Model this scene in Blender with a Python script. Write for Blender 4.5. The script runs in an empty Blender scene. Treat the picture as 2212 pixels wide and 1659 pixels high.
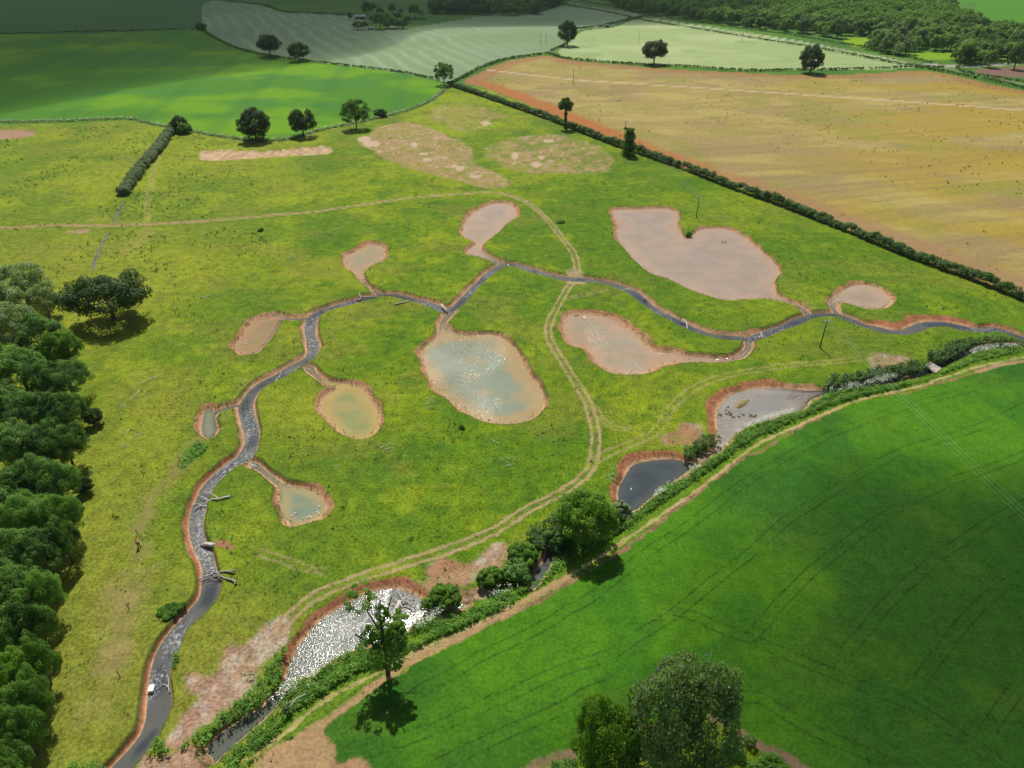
import bpy, math, random
import numpy as np
from mathutils import Vector, Matrix

# ------------------------------------------------------------------ camera, sky, sun, exposure
HC = 85.0                       # height of the camera above the meadow, metres
PITCH = 32.7                    # degrees below the horizon
FOC = 1522.0                    # focal length in units of a 2212 x 1659 picture
SUN_EL, SUN_AZ = 55.0, -10.5     # azimuth from +Y, clockwise positive
SUN_W, SKY_W, EXPO = 4.7, 0.068, 0.0

sc = bpy.context.scene
COL = sc.collection
cam_d = bpy.data.cameras.new('camera')
cam = bpy.data.objects.new('camera', cam_d)
COL.objects.link(cam)
cam.location = (0, 0, HC)
cam.rotation_euler = (math.radians(90 - PITCH), 0, 0)
cam_d.sensor_fit = 'HORIZONTAL'
cam_d.sensor_width = 36.0
cam_d.lens = 36.0 * FOC / 2212.0
cam_d.clip_start = 1.0
cam_d.clip_end = 20000.0
sc.camera = cam

world = bpy.data.worlds.new('World')
sc.world = world
world.use_nodes = True
wn = world.node_tree
sky = wn.nodes.new('ShaderNodeTexSky')
sky.sky_type = 'NISHITA'
sky.sun_disc = False
sky.sun_elevation = math.radians(SUN_EL)
sky.sun_rotation = math.radians(SUN_AZ)
sky.air_density = 1.0
sky.dust_density = 1.6
wn.links.new(sky.outputs[0], wn.nodes['Background'].inputs[0])
wn.nodes['Background'].inputs[1].default_value = SKY_W

e, a = math.radians(SUN_EL), math.radians(SUN_AZ)
SUNV = Vector((math.sin(a) * math.cos(e), math.cos(a) * math.cos(e), math.sin(e)))
sun_d = bpy.data.lights.new('sun', 'SUN')
sun_d.energy = SUN_W
sun_d.angle = math.radians(0.53)
sun_d.color = (1.0, 0.955, 0.88)
sun = bpy.data.objects.new('sun', sun_d)
sun.rotation_euler = SUNV.to_track_quat('Z', 'Y').to_euler()
sun.location = (0, 0, 300)
COL.objects.link(sun)

sc.view_settings.view_transform = 'Standard'
sc.view_settings.look = 'None'
sc.view_settings.exposure = EXPO
sc.view_settings.gamma = 1.0
sc.cycles.max_bounces = 6
sc.cycles.transparent_max_bounces = 8
sc.cycles.volume_bounces = 1
sc.cycles.sample_clamp_indirect = 4.0

rng = np.random.default_rng(7)
random.seed(7)

# ------------------------------------------------------------------ picture -> ground
CP, SP = math.cos(math.radians(PITCH)), math.sin(math.radians(PITCH))
ZW = -0.75                      # water level
OX = [0, 548.6, 1097.2, 1645.7]
OY = [0, 407.0, 814.0, 1234.3]

def G(p, z=0.0):
    """point of the plane at height z seen at picture point p"""
    p = np.asarray(p, float)
    x = (p[..., 0] - 1106.0) / FOC
    u = (829.5 - p[..., 1]) / FOC
    dy = CP + u * SP
    dz = -SP + u * CP
    s = (z - HC) / dz
    return np.stack([x * s, dy * s], -1)

def depth(y):
    return HC * FOC / (CP * (y - 829.5 + FOC * SP / CP))

def T(c, r, s):
    """tile coordinates 'x,y x,y ...' -> picture coordinates"""
    out = []
    for q in s.split():
        v = q.split(',')
        out.append((OX[c] + float(v[0]) * 0.256, OY[r] + float(v[1]) * 0.256))
    return out

def Vp(s):
    return [tuple(float(v) for v in q.split(',')) for q in s.split()]

def smooth(P, closed, n=4):
    """Catmull-Rom through the points (any number of columns)"""
    P = np.asarray(P, float)
    N = len(P)
    out = []
    segs = N if closed else N - 1
    for i in range(segs):
        if closed:
            p0, p1, p2, p3 = P[i - 1], P[i], P[(i + 1) % N], P[(i + 2) % N]
        else:
            p0, p1, p2, p3 = P[max(i - 1, 0)], P[i], P[i + 1], P[min(i + 2, N - 1)]
        for k in range(n):
            t = k / n
            out.append(0.5 * ((2 * p1) + (-p0 + p2) * t + (2 * p0 - 5 * p1 + 4 * p2 - p3) * t * t
                              + (-p0 + 3 * p1 - 3 * p2 + p3) * t ** 3))
    if not closed:
        out.append(P[-1])
    return np.array(out)

# ------------------------------------------------------------------ value noise in numpy
_tab = rng.random((256, 256))
def vn(x, y, scale, seed=0):
    x = x / scale + seed * 17.13
    y = y / scale + seed * 31.7
    xi = np.floor(x).astype(int); yi = np.floor(y).astype(int)
    fx = x - xi; fy = y - yi
    fx = fx * fx * (3 - 2 * fx); fy = fy * fy * (3 - 2 * fy)
    a_ = _tab[xi & 255, yi & 255]; b_ = _tab[(xi + 1) & 255, yi & 255]
    c_ = _tab[xi & 255, (yi + 1) & 255]; d_ = _tab[(xi + 1) & 255, (yi + 1) & 255]
    return (a_ * (1 - fx) + b_ * fx) * (1 - fy) + (c_ * (1 - fx) + d_ * fx) * fy
def fbm(x, y, scale, seed=0, o=4):
    s = 0; w = 0; amp = 1.0
    for i in range(o):
        s = s + amp * vn(x, y, scale / 2 ** i, seed + i); w += amp; amp *= 0.55
    return s / w
def ss(x, a_, b_):
    t = np.clip((x - a_) / (b_ - a_), 0, 1)
    return t * t * (3 - 2 * t)

# ------------------------------------------------------------------ distances
def seg_dist(X, Y, P, closed, margin, B=None):
    """unsigned distance (default 1e3 outside the margin), value of B on the nearest segment"""
    D = np.full(X.shape, 1e3); V = np.zeros(X.shape)
    lo = P.min(0) - margin; hi = P.max(0) + margin
    idx = np.nonzero((X > lo[0]) & (X < hi[0]) & (Y > lo[1]) & (Y < hi[1]))[0]
    if len(idx) == 0:
        return D, V, idx
    n = len(P)
    # split long outlines into runs so that each run only looks at near points
    segs = list(range(n if closed else n - 1))
    for k in range(0, len(segs), 6):
        run = segs[k:k + 6]
        Q = np.array([P[i] for i in run] + [P[(run[-1] + 1) % n]])
        l2 = Q.min(0) - margin; h2 = Q.max(0) + margin
        xs = X[idx]; ys = Y[idx]
        sub = idx[(xs > l2[0]) & (xs < h2[0]) & (ys > l2[1]) & (ys < h2[1])]
        if len(sub) == 0:
            continue
        x = X[sub]; y = Y[sub]; d = D[sub]; v = V[sub]
        for i in run:
            a0 = P[i]; b0 = P[(i + 1) % n]
            ex, ey = b0 - a0
            L = ex * ex + ey * ey + 1e-12
            t = np.clip(((x - a0[0]) * ex + (y - a0[1]) * ey) / L, 0, 1)
            dd = np.hypot(x - a0[0] - t * ex, y - a0[1] - t * ey)
            m = dd < d
            d = np.where(m, dd, d)
            if B is not None:
                v = np.where(m, B[i] * (1 - t) + B[(i + 1) % n] * t, v)
        D[sub] = d; V[sub] = v
    return D, V, idx

def inside(X, Y, P):
    res = np.zeros(X.shape, bool)
    lo = P.min(0); hi = P.max(0)
    idx = np.nonzero((X > lo[0]) & (X < hi[0]) & (Y > lo[1]) & (Y < hi[1]))[0]
    if len(idx) == 0:
        return res
    x = X[idx]; y = Y[idx]; r = np.zeros(len(idx), bool)
    n = len(P)
    for i in range(n):
        x1, y1 = P[i]; x2, y2 = P[(i + 1) % n]
        if y1 == y2:
            continue
        c = ((y1 > y) != (y2 > y)) & (x < (x2 - x1) * (y - y1) / (y2 - y1) + x1)
        r ^= c
    res[idx] = r
    return res

# ------------------------------------------------------------------ traced water: (outline, bank width, edge colour, middle colour)
def rgb(h):
    c = np.array([int(h[i:i + 2], 16) for i in (0, 2, 4)]) / 255.0
    return np.where(c <= 0.04045, c / 12.92, ((c + 0.055) / 1.055) ** 2.4)
LUM = 1.47                       # sunlit picture value per unit of base colour
def C(h, k=1.0):
    return rgb(h) / LUM * k

def stream_poly(pts):
    """centre line with (x, y, width m, left bank m, right bank m) -> closed ground outline with bank widths"""
    P = smooth(np.array(pts, float), False, 4)
    g = G(P[:, :2], ZW)
    d = np.gradient(g, axis=0)
    nrm = np.stack([-d[:, 1], d[:, 0]], 1)
    nrm /= np.linalg.norm(nrm, axis=1)[:, None]
    wob = .9 + 0.35 * (vn(g[:, 0], g[:, 1], 4.0, 3) - 0.5)
    L = g + nrm * (P[:, 2] * 0.5 * wob)[:, None]
    R = g - nrm * (P[:, 2] * 0.5 * wob)[:, None]
    poly = np.concatenate([L, R[::-1]])
    b = np.concatenate([P[:, 3], P[::-1, 4]])
    return poly, b

def add_w(pts, *v):
    return [tuple(p) + tuple(v) for p in pts]

main = []
# direction of travel is right -> left in the picture; "left" of travel is the far... (+n) side
main += add_w(Vp('2330,765 2260,745'), 2.9, .8, .8)
main += add_w(T(3, 1, '2212,1275 2080,1225 1950,1190 1850,1205'), 2.9, .8, 1.2)
main += add_w(T(3, 1, '1700,1185 1560,1155 1400,1155 1300,1185 1200,1220 1080,1215 960,1190'), 3.3, .7, 3.6)
main += add_w(T(3, 1, '850,1160 740,1115 640,1080'), 3.0, .5, 1.1)
main += add_w(T(3, 1, '540,1072 440,1080 340,1110 240,1155 120,1200'), 3.0, .5, .9)
main += add_w(T(2, 1, '2143,1245 2040,1275 1900,1265 1760,1255 1620,1215'), 2.9, .5, 1.7)
main += add_w(T(2, 1, '1500,1165 1400,1110 1290,1055 1200,1000 1120,935 1050,880 950,840 850,808'), 2.8, .6, 1.1)
main += add_w(T(2, 1, '740,785 620,772 540,770 400,752 300,727 200,700 100,665 20,650'), 3.0, .6, .9)
main += add_w(T(1, 1, '2100,655 2010,705 1930,770 1850,850 1780,930 1710,1000'), 2.5, .6, 1.3)
main += add_w(T(1, 1, '1620,1040 1540,1005 1450,975 1340,945 1220,915 1100,905'), 2.7, .5, 1.1)
main += add_w(T(1, 1, '1000,925 880,955 760,985 650,1015 560,1050 500,1090'), 2.8, .7, 1.1)
main += add_w(T(1, 1, '478,1150 475,1220 490,1290 500,1360'), 2.9, 1.1, 1.2)
main += add_w(T(1, 1, '470,1430 400,1480 300,1535 210,1590 110,1640'), 2.9, .7, 1.3)
main += add_w(T(0, 2, '2170,100 2110,170 2075,250 2085,340'), 3.0, .9, 1.0)
main += add_w(T(0, 2, '2115,430 2130,520 2110,600 2070,680 2010,720 1940,760 1870,820'), 3.0, .5, 1.1)
main += add_w(T(0, 2, '1800,890 1740,970 1700,1060 1670,1150 1655,1250 1665,1350 1700,1440 1740,1530 1765,1620'), 2.6, .45, 1.2)
main += add_w(T(0, 3, '1780,100 1775,180 1740,260 1670,340 1590,420 1520,490'), 2.8, .35, .8)
main += add_w(T(0, 3, '1470,570 1430,650 1390,740 1360,830 1345,930 1345,1030 1345,1130 1330,1220 1300,1300 1270,1370 1220,1450'), 3.0, .35, .9)
main += add_w(T(0, 3, '1150,1530 1080,1610 1000,1700 900,1800 800,1950'), 2.7, .5, 1.0)
# from the right edge, travel goes to -X, so the left-hand normal (+n) points to the camera side

WATERS = []
p_, b_ = stream_poly(main)
WATERS.append((p_, b_, C('6e6e68'), C('4b5157'), 1))

p_, b_ = stream_poly(add_w(Vp('2330,752 2212,746 2130,750 2085,763 2052,779 2033,789 2012,800 1990,808 1973,811 1942,819 1900,827 1850,835 1810,841 1785,848'), 1.9, .6, .6))
WATERS.append((p_, b_, C('3c4244'), C('3c4244'), 1))

def pond(pts, b, ce, cm, kind=0):
    """pts picture points; entries of b either a number or list of (x, y, width) hints in picture units"""
    P = smooth(np.array(pts, float), True, 4)
    g = G(P, ZW)
    if isinstance(b, (int, float)):
        B = np.full(len(g), float(b))
    else:
        hp = np.array([q[:2] for q in b]); hb = np.array([q[2] for q in b])
        d = np.linalg.norm(P[:, None] - hp[None], axis=2) + 1
        w = d ** -2.5
        B = (w * hb).sum(1) / w.sum(1)
    WATERS.append((g, B, C(ce) * np.array([1, .94, .84]), C(cm) * np.array([1, .95, .86]), kind))

pond(T(1, 1, '2070,650 2000,615 1900,580 1820,565 1800,535 1840,500 1880,465 1820,430 1770,400 1775,330 1800,270 1840,220 1920,175 2010,135 2100,128 2160,140 2200,190 2205,240 2160,275 2100,320 2060,370 1990,420 1930,470 1915,520 1960,560 2030,600 2110,635'),
     [(990, 495, 1.5), (1040, 440, 2.0), (1110, 450, 1.8), (1085, 500, 1.0), (1050, 560, .9), (1010, 545, 1.2)], 'cbb29d', 'bcab9c')
pond(T(1, 1, '960,485 1030,482 1090,510 1100,560 1090,600 1040,630 980,655 930,690 915,730 930,790 980,840 1050,875 1080,900 1040,895 1000,860 940,815 880,750 840,700 790,660 780,610 790,570 840,545 900,520'),
     [(790, 525, 2.4), (835, 540, 1.4), (745, 565, 1.3), (790, 600, .9)], 'c6ad92', 'aeab8e')
pond(T(0, 1, '2212,1100 2140,1130 2090,1190 2060,1250 2000,1310 1990,1350 2030,1395 2080,1408 2140,1395') +
     T(1, 1, '20,1385 90,1320 150,1250 190,1190 220,1130 245,1117 300,1113 380,1112 440,1110 440,1098 380,1098 300,1098 245,1088 225,1072 150,1080'),
     [(505, 740, 1.7), (520, 765, 1.0), (560, 680, 1.6), (605, 700, .7), (640, 685, 1.3)], 'bf9d7e', 'ac9a74')
pond(T(1, 2, '455,-90 500,-75 530,-30 590,20 680,50 760,62 840,76 910,100 960,160 1000,230 1040,290 1055,350 1040,420 1000,485 950,520 890,530 830,515 760,480 700,430 640,360 585,300 583,230 600,170 650,130 710,100 620,78 560,40 500,-10 440,-60'),
     [(690, 870, 1.5), (720, 920, 1.0), (760, 950, .9), (815, 900, 1.2), (770, 838, 1.3), (700, 812, .8)], 'c4b070', '9ca56c')
pond(T(0, 2, '1750,280 1790,275 1812,298 1900,262 2000,240 2060,233 2060,245 1990,257 1900,282 1822,320 1818,370 1825,420 1825,460 1800,500 1760,515 1720,495 1703,440 1710,370 1720,320'),
     [(430, 910, 1.3), (450, 950, .9), (475, 925, .8), (450, 880, 1.3), (500, 875, 1.0)], 'a3a37e', '8fa083')
pond(T(1, 2, '-20,720 30,735 60,760 120,810 200,870 270,915 340,930 430,950 500,975 560,1030 600,1090 590,1140 540,1185 460,1220 380,1242 310,1235 260,1180 235,1110 220,1040 215,970 205,925 150,880 90,830 30,785 -30,760'),
     [(600, 1100, 1.0), (640, 1140, 1.3), (700, 1110, 1.6), (690, 1060, 1.6), (640, 1045, 1.0), (590, 1030, .8)], 'b4ac82', '8ba08c')
pond(T(1, 1, '1625,1060 1590,1110 1560,1180 1560,1230 1520,1280 1460,1330 1430,1380 1435,1440 1455,1510 1480,1580 1515,1650') +
     T(1, 2, '1540,110 1640,180 1740,270 1840,320 1940,365 2040,390 2140,400') +
     T(2, 2, '100,385 180,360 250,310 295,250 300,190 280,130 240,50') +
     T(2, 1, '200,1600 150,1530 110,1450 60,1370 20,1320') +
     T(1, 1, '2120,1280 2060,1250 1980,1238 1880,1240 1780,1245 1700,1225 1640,1195 1605,1170 1620,1130 1660,1080 1690,1050'),
     [(905, 770, 2.0), (930, 830, 1.4), (1000, 890, 1.0), (1100, 915, .9), (1175, 870, 1.0), (1150, 780, 1.1), (1050, 720, 1.1), (945, 700, 1.1)], 'c0ac82', '9ca996')
pond(T(2, 1, '900,190 1000,182 1120,178 1250,172 1350,178 1420,205 1435,250 1410,300 1430,350 1460,400 1500,425 1560,400 1620,350 1720,340 1820,340 1900,370 2000,420 2080,490 2150,550') +
     T(3, 1, '69,600 100,640 130,680 130,730 95,770 95,830 120,890 170,930 230,960 300,985 370,1030 410,1065 380,1075 350,1050 320,1015 240,977 150,955 60,940') +
     T(2, 1, '2143,935 2000,940 1880,950 1780,940 1650,900 1500,840 1350,770 1220,725 1130,660 1060,590 1000,520 940,440 920,380 935,320 900,250'),
     [(1325, 490, 1.8), (1350, 560, .8), (1450, 620, .6), (1560, 650, .7), (1680, 640, .8), (1680, 570, 1.0), (1600, 500, 1.2), (1480, 500, 1.0), (1400, 450, 1.5), (1700, 650, 1.2)], 'c8b09d', 'b8a99b')
pond(T(3, 1, '820,815 900,820 970,845 1030,885 1085,935 1080,965 1030,1005 960,1022 880,1022 800,1000 720,975 650,965 618,980 620,1010 645,1050 675,1080 640,1085 620,1065 590,1020 572,980 590,940 650,890 740,835'),
     [(1830, 620, 1.8), (1920, 640, 1.3), (1880, 670, .8), (1795, 650, 1.1)], 'cab29a', 'b8a894')
pond(T(2, 1, '490,1110 520,1075 600,1065 720,1075 830,1090 920,1125 980,1180 1050,1230 1120,1290 1180,1355 1280,1385 1400,1395 1520,1415 1700,1430 1850,1435 1940,1405 2000,1350 2000,1300 2000,1260 2055,1260 2055,1300 2050,1350 2020,1400 1950,1440 1820,1465 1700,1470 1550,1465 1400,1465 1280,1485 1200,1530 1100,1560 980,1568 880,1550 800,1510 750,1460 730,1410 700,1370 640,1340 560,1320 520,1290 490,1230 475,1170'),
     [(1210, 700, 1.6), (1280, 668, 2.0), (1370, 720, 2.4), (1450, 765, 2.4), (1550, 770, 1.2), (1610, 740, .8), (1350, 805, 1.3), (1270, 760, 1.8), (1500, 785, .8)], 'c6a88e', 'b0a48d')
pond(T(3, 2, '560,125 470,118 360,118 200,105 80,98') +
     T(2, 2, '2100,100 2000,120 1900,150 1840,190 1790,250 1770,310 1765,400 1775,480 1770,560 1745,610 1770,640 1830,580 1890,500 1960,460 2060,400') +
     T(3, 2, '69,360 150,330 250,310 330,290 370,250 420,190 520,150'),
     [(1560, 880, 2.6), (1650, 830, 2.6), (1750, 835, 2.4), (1545, 930, 1.6), (1700, 890, .5), (1600, 930, .5), (1780, 850, .5)], 'aaa49f', '9a9a9a')
pond(T(2, 2, '1070,740 1180,715 1320,700 1430,705 1540,735 1600,700 1645,715 1620,740 1560,760 1510,800 1400,880 1300,930 1220,1010 1150,1060 1100,1110 1040,1140 1000,1190 950,1230 900,1270 860,1300 800,1340 700,1360 600,1350 490,1345 470,1380 400,1440 375,1500 370,1560 330,1640 290,1700 250,1760 190,1800 190,1730 230,1680 250,1620 300,1560 320,1490 340,1420 360,1370 450,1320 600,1310 760,1300 850,1260 910,1180 935,1090 930,1000 945,920 985,850 1020,790'),
     [(1330, 1050, 1.6), (1370, 990, 2.4), (1440, 985, 2.4), (1490, 1000, 1.2), (1430, 1050, .5), (1340, 1120, .5), (1200, 1180, .5)], '5b6468', '4a565e')
pond(T(1, 3, '1180,148 1270,170 1370,210 1430,260 1460,310 1500,335 1620,330 1700,300 1740,240 1790,290 1760,310 1650,360 1560,375 1480,380 1400,410 1330,450 1280,510 1200,550 1100,600 940,625 820,670 700,725 600,775 540,830 450,880 370,905 310,950 270,1000 230,1080 170,1160 100,1230 0,1320') +
     T(0, 3, '2050,1400 1960,1480 1860,1570 1800,1620 1720,1560 1740,1520 1800,1440 1900,1350 2010,1280 2070,1220') +
     T(1, 3, '0,1190 80,1150 130,1070 230,1010 250,940 280,860 310,780 350,700 380,620 440,560 480,510 560,420 660,350 760,290 860,240 960,190 1070,160'),
     [(640, 1410, 1.3), (690, 1350, 1.6), (790, 1280, 1.9), (870, 1265, 1.9), (915, 1295, 1.8), (740, 1420, .5), (600, 1500, .5), (880, 1330, .5), (500, 1600, .5)], '6a736c', '5d6763')

# ------------------------------------------------------------------ ground sheet
def build_ground():
    dep = np.concatenate([np.linspace(math.radians(76), math.radians(3.2), 860)])
    Yr = HC / np.tan(dep)
    Yr = np.concatenate([[-60, -20], Yr, [2200, 3500, 6000]])
    nr = len(Yr)
    uc = np.concatenate([[-2.2, -1.3], np.linspace(-0.86, 0.86, 1180), [1.3, 2.2]])
    nc = len(uc)
    S = np.maximum(Yr, 10) * CP + HC * SP
    X = (uc[None, :] * S[:, None]).ravel()
    Y = np.repeat(Yr, nc)
    return X, Y, nr, nc

GX, GY, NR, NC = build_ground()
N = len(GX)
# signed distance to water
DW = np.full(N, 1e3); BW = np.full(N, 1.0); CHOP = np.zeros(N)
# 0 stream, 1 hidden gully, 2.. ponds in the order they are traced
CHOPS = {0: 1.5, 1: .2, 2: .12, 3: .12, 4: .10, 5: .12, 6: .10, 7: .12, 8: 2.3, 9: 1.3, 10: .2, 11: 1.4, 12: 3.6, 13: .2, 14: .85}
colE = np.zeros((N, 3)); wsum = np.full(N, 1e-9)
WK = np.zeros(N)
for wi_, (g, B, ce, cm, kind) in enumerate(WATERS):
    D, V, idx = seg_dist(GX, GY, g, True, 14.0 if kind == 1 else 6.0, B)
    ins = inside(GX, GY, g)
    sd = np.where(ins, -D, D)
    sd = np.where(ins & (D > 900), -5.0, sd)
    inner = -np.minimum(sd, 0)
    m = sd < DW
    # between water bodies the smaller bank wins at the mouths
    BW = np.where(m, V * (.88 if kind == 1 else 1.08) * (.72 + .56 * vn(GX, GY, 3.1, 18)), BW)
    CHOP = np.where(m, CHOPS[wi_], CHOP)
    DW = np.where(m, sd, DW)
    if kind == 1:
        f = np.zeros(N)
    else:
        f = ss(inner + 2.4 * (fbm(GX, GY, 10.0, 5) - 0.5) * (1.0 if inner.max() < 6 else 3), .12 * inner.max(), min(4.8, .62 * inner.max()))
    f = np.clip(f * (1 - .45 * ss(fbm(GX + 9, GY * 1.6, 7, 15, 3), .48, .60)), 0, 1)
    if kind == 1: f = ss(fbm(GX, GY, 5, 16, 3), .38, .6) * ss(inner, .1, .9)
    c = ce[None] * (1 - f[:, None]) + cm[None] * f[:, None]
    if kind == 1:
        w = np.where(sd < 0, 1.0, .35 * np.exp(-np.clip(D, 0, 60) / 4.0)) * (D < 13)
    else:
        w = np.exp(-np.clip(sd, 0, 60) / .6) * (.04 + 1.6 * ss(inner, .3, 2.6)) * (sd < 6)
    colE += c * w[:, None]; wsum += w
    if kind == 1:
        WK = np.where(sd < 2.0, 1.0, WK)
WCOL = colE / wsum[:, None]

wx = GX + 0.9 * (vn(GX, GY, 2.2, 11) - 0.5) + 0.5 * (vn(GX, GY, 0.8, 12) - 0.5)
wy = GY + 0.9 * (vn(GX, GY, 2.2, 13) - 0.5) + 0.5 * (vn(GX, GY, 0.8, 14) - 0.5)
far = ss(GY, 200, 600)

def mixc(col, m, c):
    m = np.clip(m, 0, 1)[:, None]
    return col * (1 - m) + np.asarray(c)[None] * m if np.ndim(c) == 1 else col * (1 - m) + c * m

def region(pts, n=3, warp=True, z=0.0, closed_smooth=True):
    P = smooth(np.array(pts, float), True, n) if closed_smooth else np.array(pts, float)
    g = G(P, z)
    return inside(wx if warp else GX, wy if warp else GY, g)

def soft_region(pts, edge, n=3):
    """1 inside, fading over `edge` metres, with a noisy edge"""
    g = G(smooth(np.array(pts, float), True, n), 0)
    D, _, _ = seg_dist(wx, wy, g, True, edge * 2 + 1)
    ins = inside(wx, wy, g)
    sd = np.where(ins, -D, D)
    return ss(-sd + edge * 1.2 * (fbm(GX, GY, 3.0, 21) - 0.5) * 2, -edge, edge)

def line(pts, margin, n=4):
    g = G(smooth(np.array(pts, float), False, n), 0)
    D, _, _ = seg_dist(GX, GY, g, False, margin)
    return D

# ---- meadow
n1 = fbm(GX, GY, 38, 1); n2 = fbm(GX, GY, 9, 2); n3 = fbm(GX, GY, 2.6, 4)
base = np.tile(C('829a1c'), (N, 1))
base = mixc(base, ss(n1, .47, .62), C('93a522'))
base = mixc(base, ss(n1, .52, .34) * .9, C('648a19'))
base = mixc(base, ss(n2, .55, .72) * .5, C('a3b522'))
base = mixc(base, ss(n2, .42, .26) * .55, C('4a761f'))
base = mixc(base, ss(n3, .58, .78) * .45, C('3f7424'))
base = mixc(base, ss(fbm(GX * .8 + GY * .3, GY * 1.3, 17, 741, 4), .57, .68) * .35, C('8f8a3e'))
base = mixc(base, ss(fbm(GX, GY, 5.5, 742, 4), .60, .72) * .40, C('557f22'))
# drier, browner sward at lower left
dry = ss(-GX - 0.22 * GY, -14, 22) * ss(GY, 175, 60)
base = mixc(base, dry * (.25 + .5 * ss(n1, .35, .6)), C('878c38'))
base = mixc(base, ss(GX, -30, 60) * .35, C('5a7f1a'))
base = mixc(base, ss(-GX, 60, 130) * ss(GY, 110, 170) * ss(GY, 260, 190) * .45, C('9c9c34'))
base = mixc(base, ss(-GX, 45, 110) * ss(GY, 100, 190) * .25, C('a0a63a'))
base = base * np.array([1.0, .98, .98])
NAMP = np.full(N, .85)          # strength of the fine mottling
BMP = np.full(N, 1.0)
PATCH = np.full(N, 1.0)

# ---- fields beyond
def field(pts, c, amp=.25, n=3, warp=True):
    global base
    m = region(pts, n, warp)
    base[m] = c if np.ndim(c) == 1 else c[m]
    NAMP[m] = amp; BMP[m] = .5; PATCH[m] = 0.0
    return m

# all land beyond the meadow's far hedges: plain pasture green
farland = region(Vp('-1500,262 0,264 270,256 400,270 560,290 620,296 690,278 850,240 945,203 965,182 1040,186 1250,270 1500,370 1900,522 2212,642 3800,1250 3800,-140 -1500,-140'), 1, True, closed_smooth=False)
fg = np.tile(C('4d7d2c'), (N, 1))
fg = mixc(fg, ss(n1, .4, .65), C('5d8c2a'))
base[farland] = fg[farland]; NAMP[farland] = .3; BMP[farland] = .5; PATCH[farland] = .2
c1 = np.tile(C('558e22'), (N, 1))
c1 = mixc(c1, ss(fbm(GX, GY, 60, 31), .42, .62), C('74a716'))
c1 = mixc(c1, ss(fbm(GX * .3, GY, 14, 33), .56, .7) * .6, C('4a8a38'))
c1 = mixc(c1, ss(np.abs(((GX + .1 * GY) / 46.0) % 1 - .5), .16, .04) * .3, C('397a34'))
field(Vp('-1500,268 0,268 270,260 310,267 400,280 540,298 620,300 690,280 760,266 850,246 910,227 945,207 958,190 940,173 860,155 750,142 640,130 560,118 500,100 455,76 420,64 260,71 0,74 -1500,78'), c1, .25)
# upper-left pasture
field(Vp('-1500,72 0,71 260,67 420,61 438,50 436,8 480,-4 -1500,-60'), C('4c7b3c'), .2)
# mown pale field with swaths
c2 = np.tile(C('8da67c'), (N, 1))
sw = np.sin((GX * .55 + GY * .25 + 18 * fbm(GX, GY, 90, 41)) * 2 * math.pi / 9.0)
c2 = mixc(c2, ss(sw, .1, .9) * .45 * ss(-GX, -60, 90), C('b4c39a'))
c2 = mixc(c2, ss(fbm(GX, GY, 70, 42), .45, .7) * .6, C('7f9c6c'))
field(Vp('440,8 436,40 446,66 500,98 640,128 760,142 880,160 945,172 975,177 1010,160 1040,145 1090,125 1150,118 1210,106 1236,85 1250,64 1310,58 1350,44 1390,33 1300,18 1180,15 1030,37 950,50 860,63 800,64 770,36 620,27 560,10 480,3'), c2, .25, 2)
c3 = np.tile(C('a9bd7d'), (N, 1))
c3 = mixc(c3, ss(fbm(GX, GY, 60, 51), .40, .65), C('b9c98e'))
c3 = mixc(c3, ss(fbm(GX * .4, GY, 12, 52), .55, .75) * .5, C('8ba665'))
field(Vp('1206,112 1238,84 1262,66 1330,58 1390,38 1480,50 1600,68 1750,92 1900,122 1985,146 1850,150 1700,150 1600,150 1480,142 1400,138 1300,132 1230,126'), c3, .25, 2)
# tan stubble field
c4 = np.tile(C('b5a56c'), (N, 1))
c4 = mixc(c4, ss(fbm(GX, GY, 50, 61), .42, .62), C('ae9a74'))
c4 = mixc(c4, ss(fbm(GX * .35 + GY * .1, GY, 10, 62), .5, .68) * .7, C('c9b87a'))
yel = ss(GX - .35 * GY, -60, 130) * ss(fbm(GX * .5 + .3 * GY, GY * .9, 26, 63), .40, .58)
c4 = mixc(c4, yel * .75, C('bba43c'))
c4 = mixc(c4, ss(fbm(GX, GY, 30, 64), .58, .7) * .5, C('9aa048'))
stw = (GY * .95 - GX * .30 + 22 * fbm(GX, GY, 120, 65))
c4 = mixc(c4, ss(fbm(stw * .9, (GX * .3 + GY * .62) * .05, 3.2, 88, 2), .52, .70) * .28, C('8f8060'))
c4 = c4 * .88 * np.array([1.07, 1.05, .82])
mt = field(Vp('1000,178 1040,156 1100,131 1180,121 1240,131 1330,139 1450,150 1600,157 1750,163 1900,158 2000,153 2100,172 2212,196 2700,262 3300,350 3300,1050 2700,846 2212,643 2100,602 1900,524 1700,443 1500,372 1370,322 1250,272 1120,217 1040,187'), c4, .35, 2)
dlow = line(Vp('1000,176 1040,187 1120,217 1250,272 1370,322 1500,372 1700,443 1900,524 2100,602 2212,643 2500,760 2800,880'), 40)
dtop = line(Vp('1000,178 1040,156 1100,131 1180,121 1240,131 1330,139 1450,150 1600,157 1750,163 1900,158 2000,153 2100,172 2212,196 2700,262'), 60)
ob = ss(dlow + 6 * (fbm(GX, GY, 12, 66) - .5), 17, 9) * (1 - .75 * ss(GX, 40, 130))
base = mixc(base, np.where(mt, ob, 0), C('bb7a44'))
ob2 = ss(dlow + 6 * (fbm(GX, GY, 12, 67) - .5), 17, 11) * ss(GX, 60, 140) * .7
base = mixc(base, np.where(mt, ob2, 0), C('a98a68'))
ob3 = ss(dtop + 8 * (fbm(GX, GY, 20, 68) - .5), 20, 8) * .75
base = mixc(base, np.where(mt, ob3, 0), C('ac7c50'))
dl = line(Vp('1050,150 1070,153 1240,172 1500,189 1800,209 2212,238 2600,266'), 12)
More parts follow.
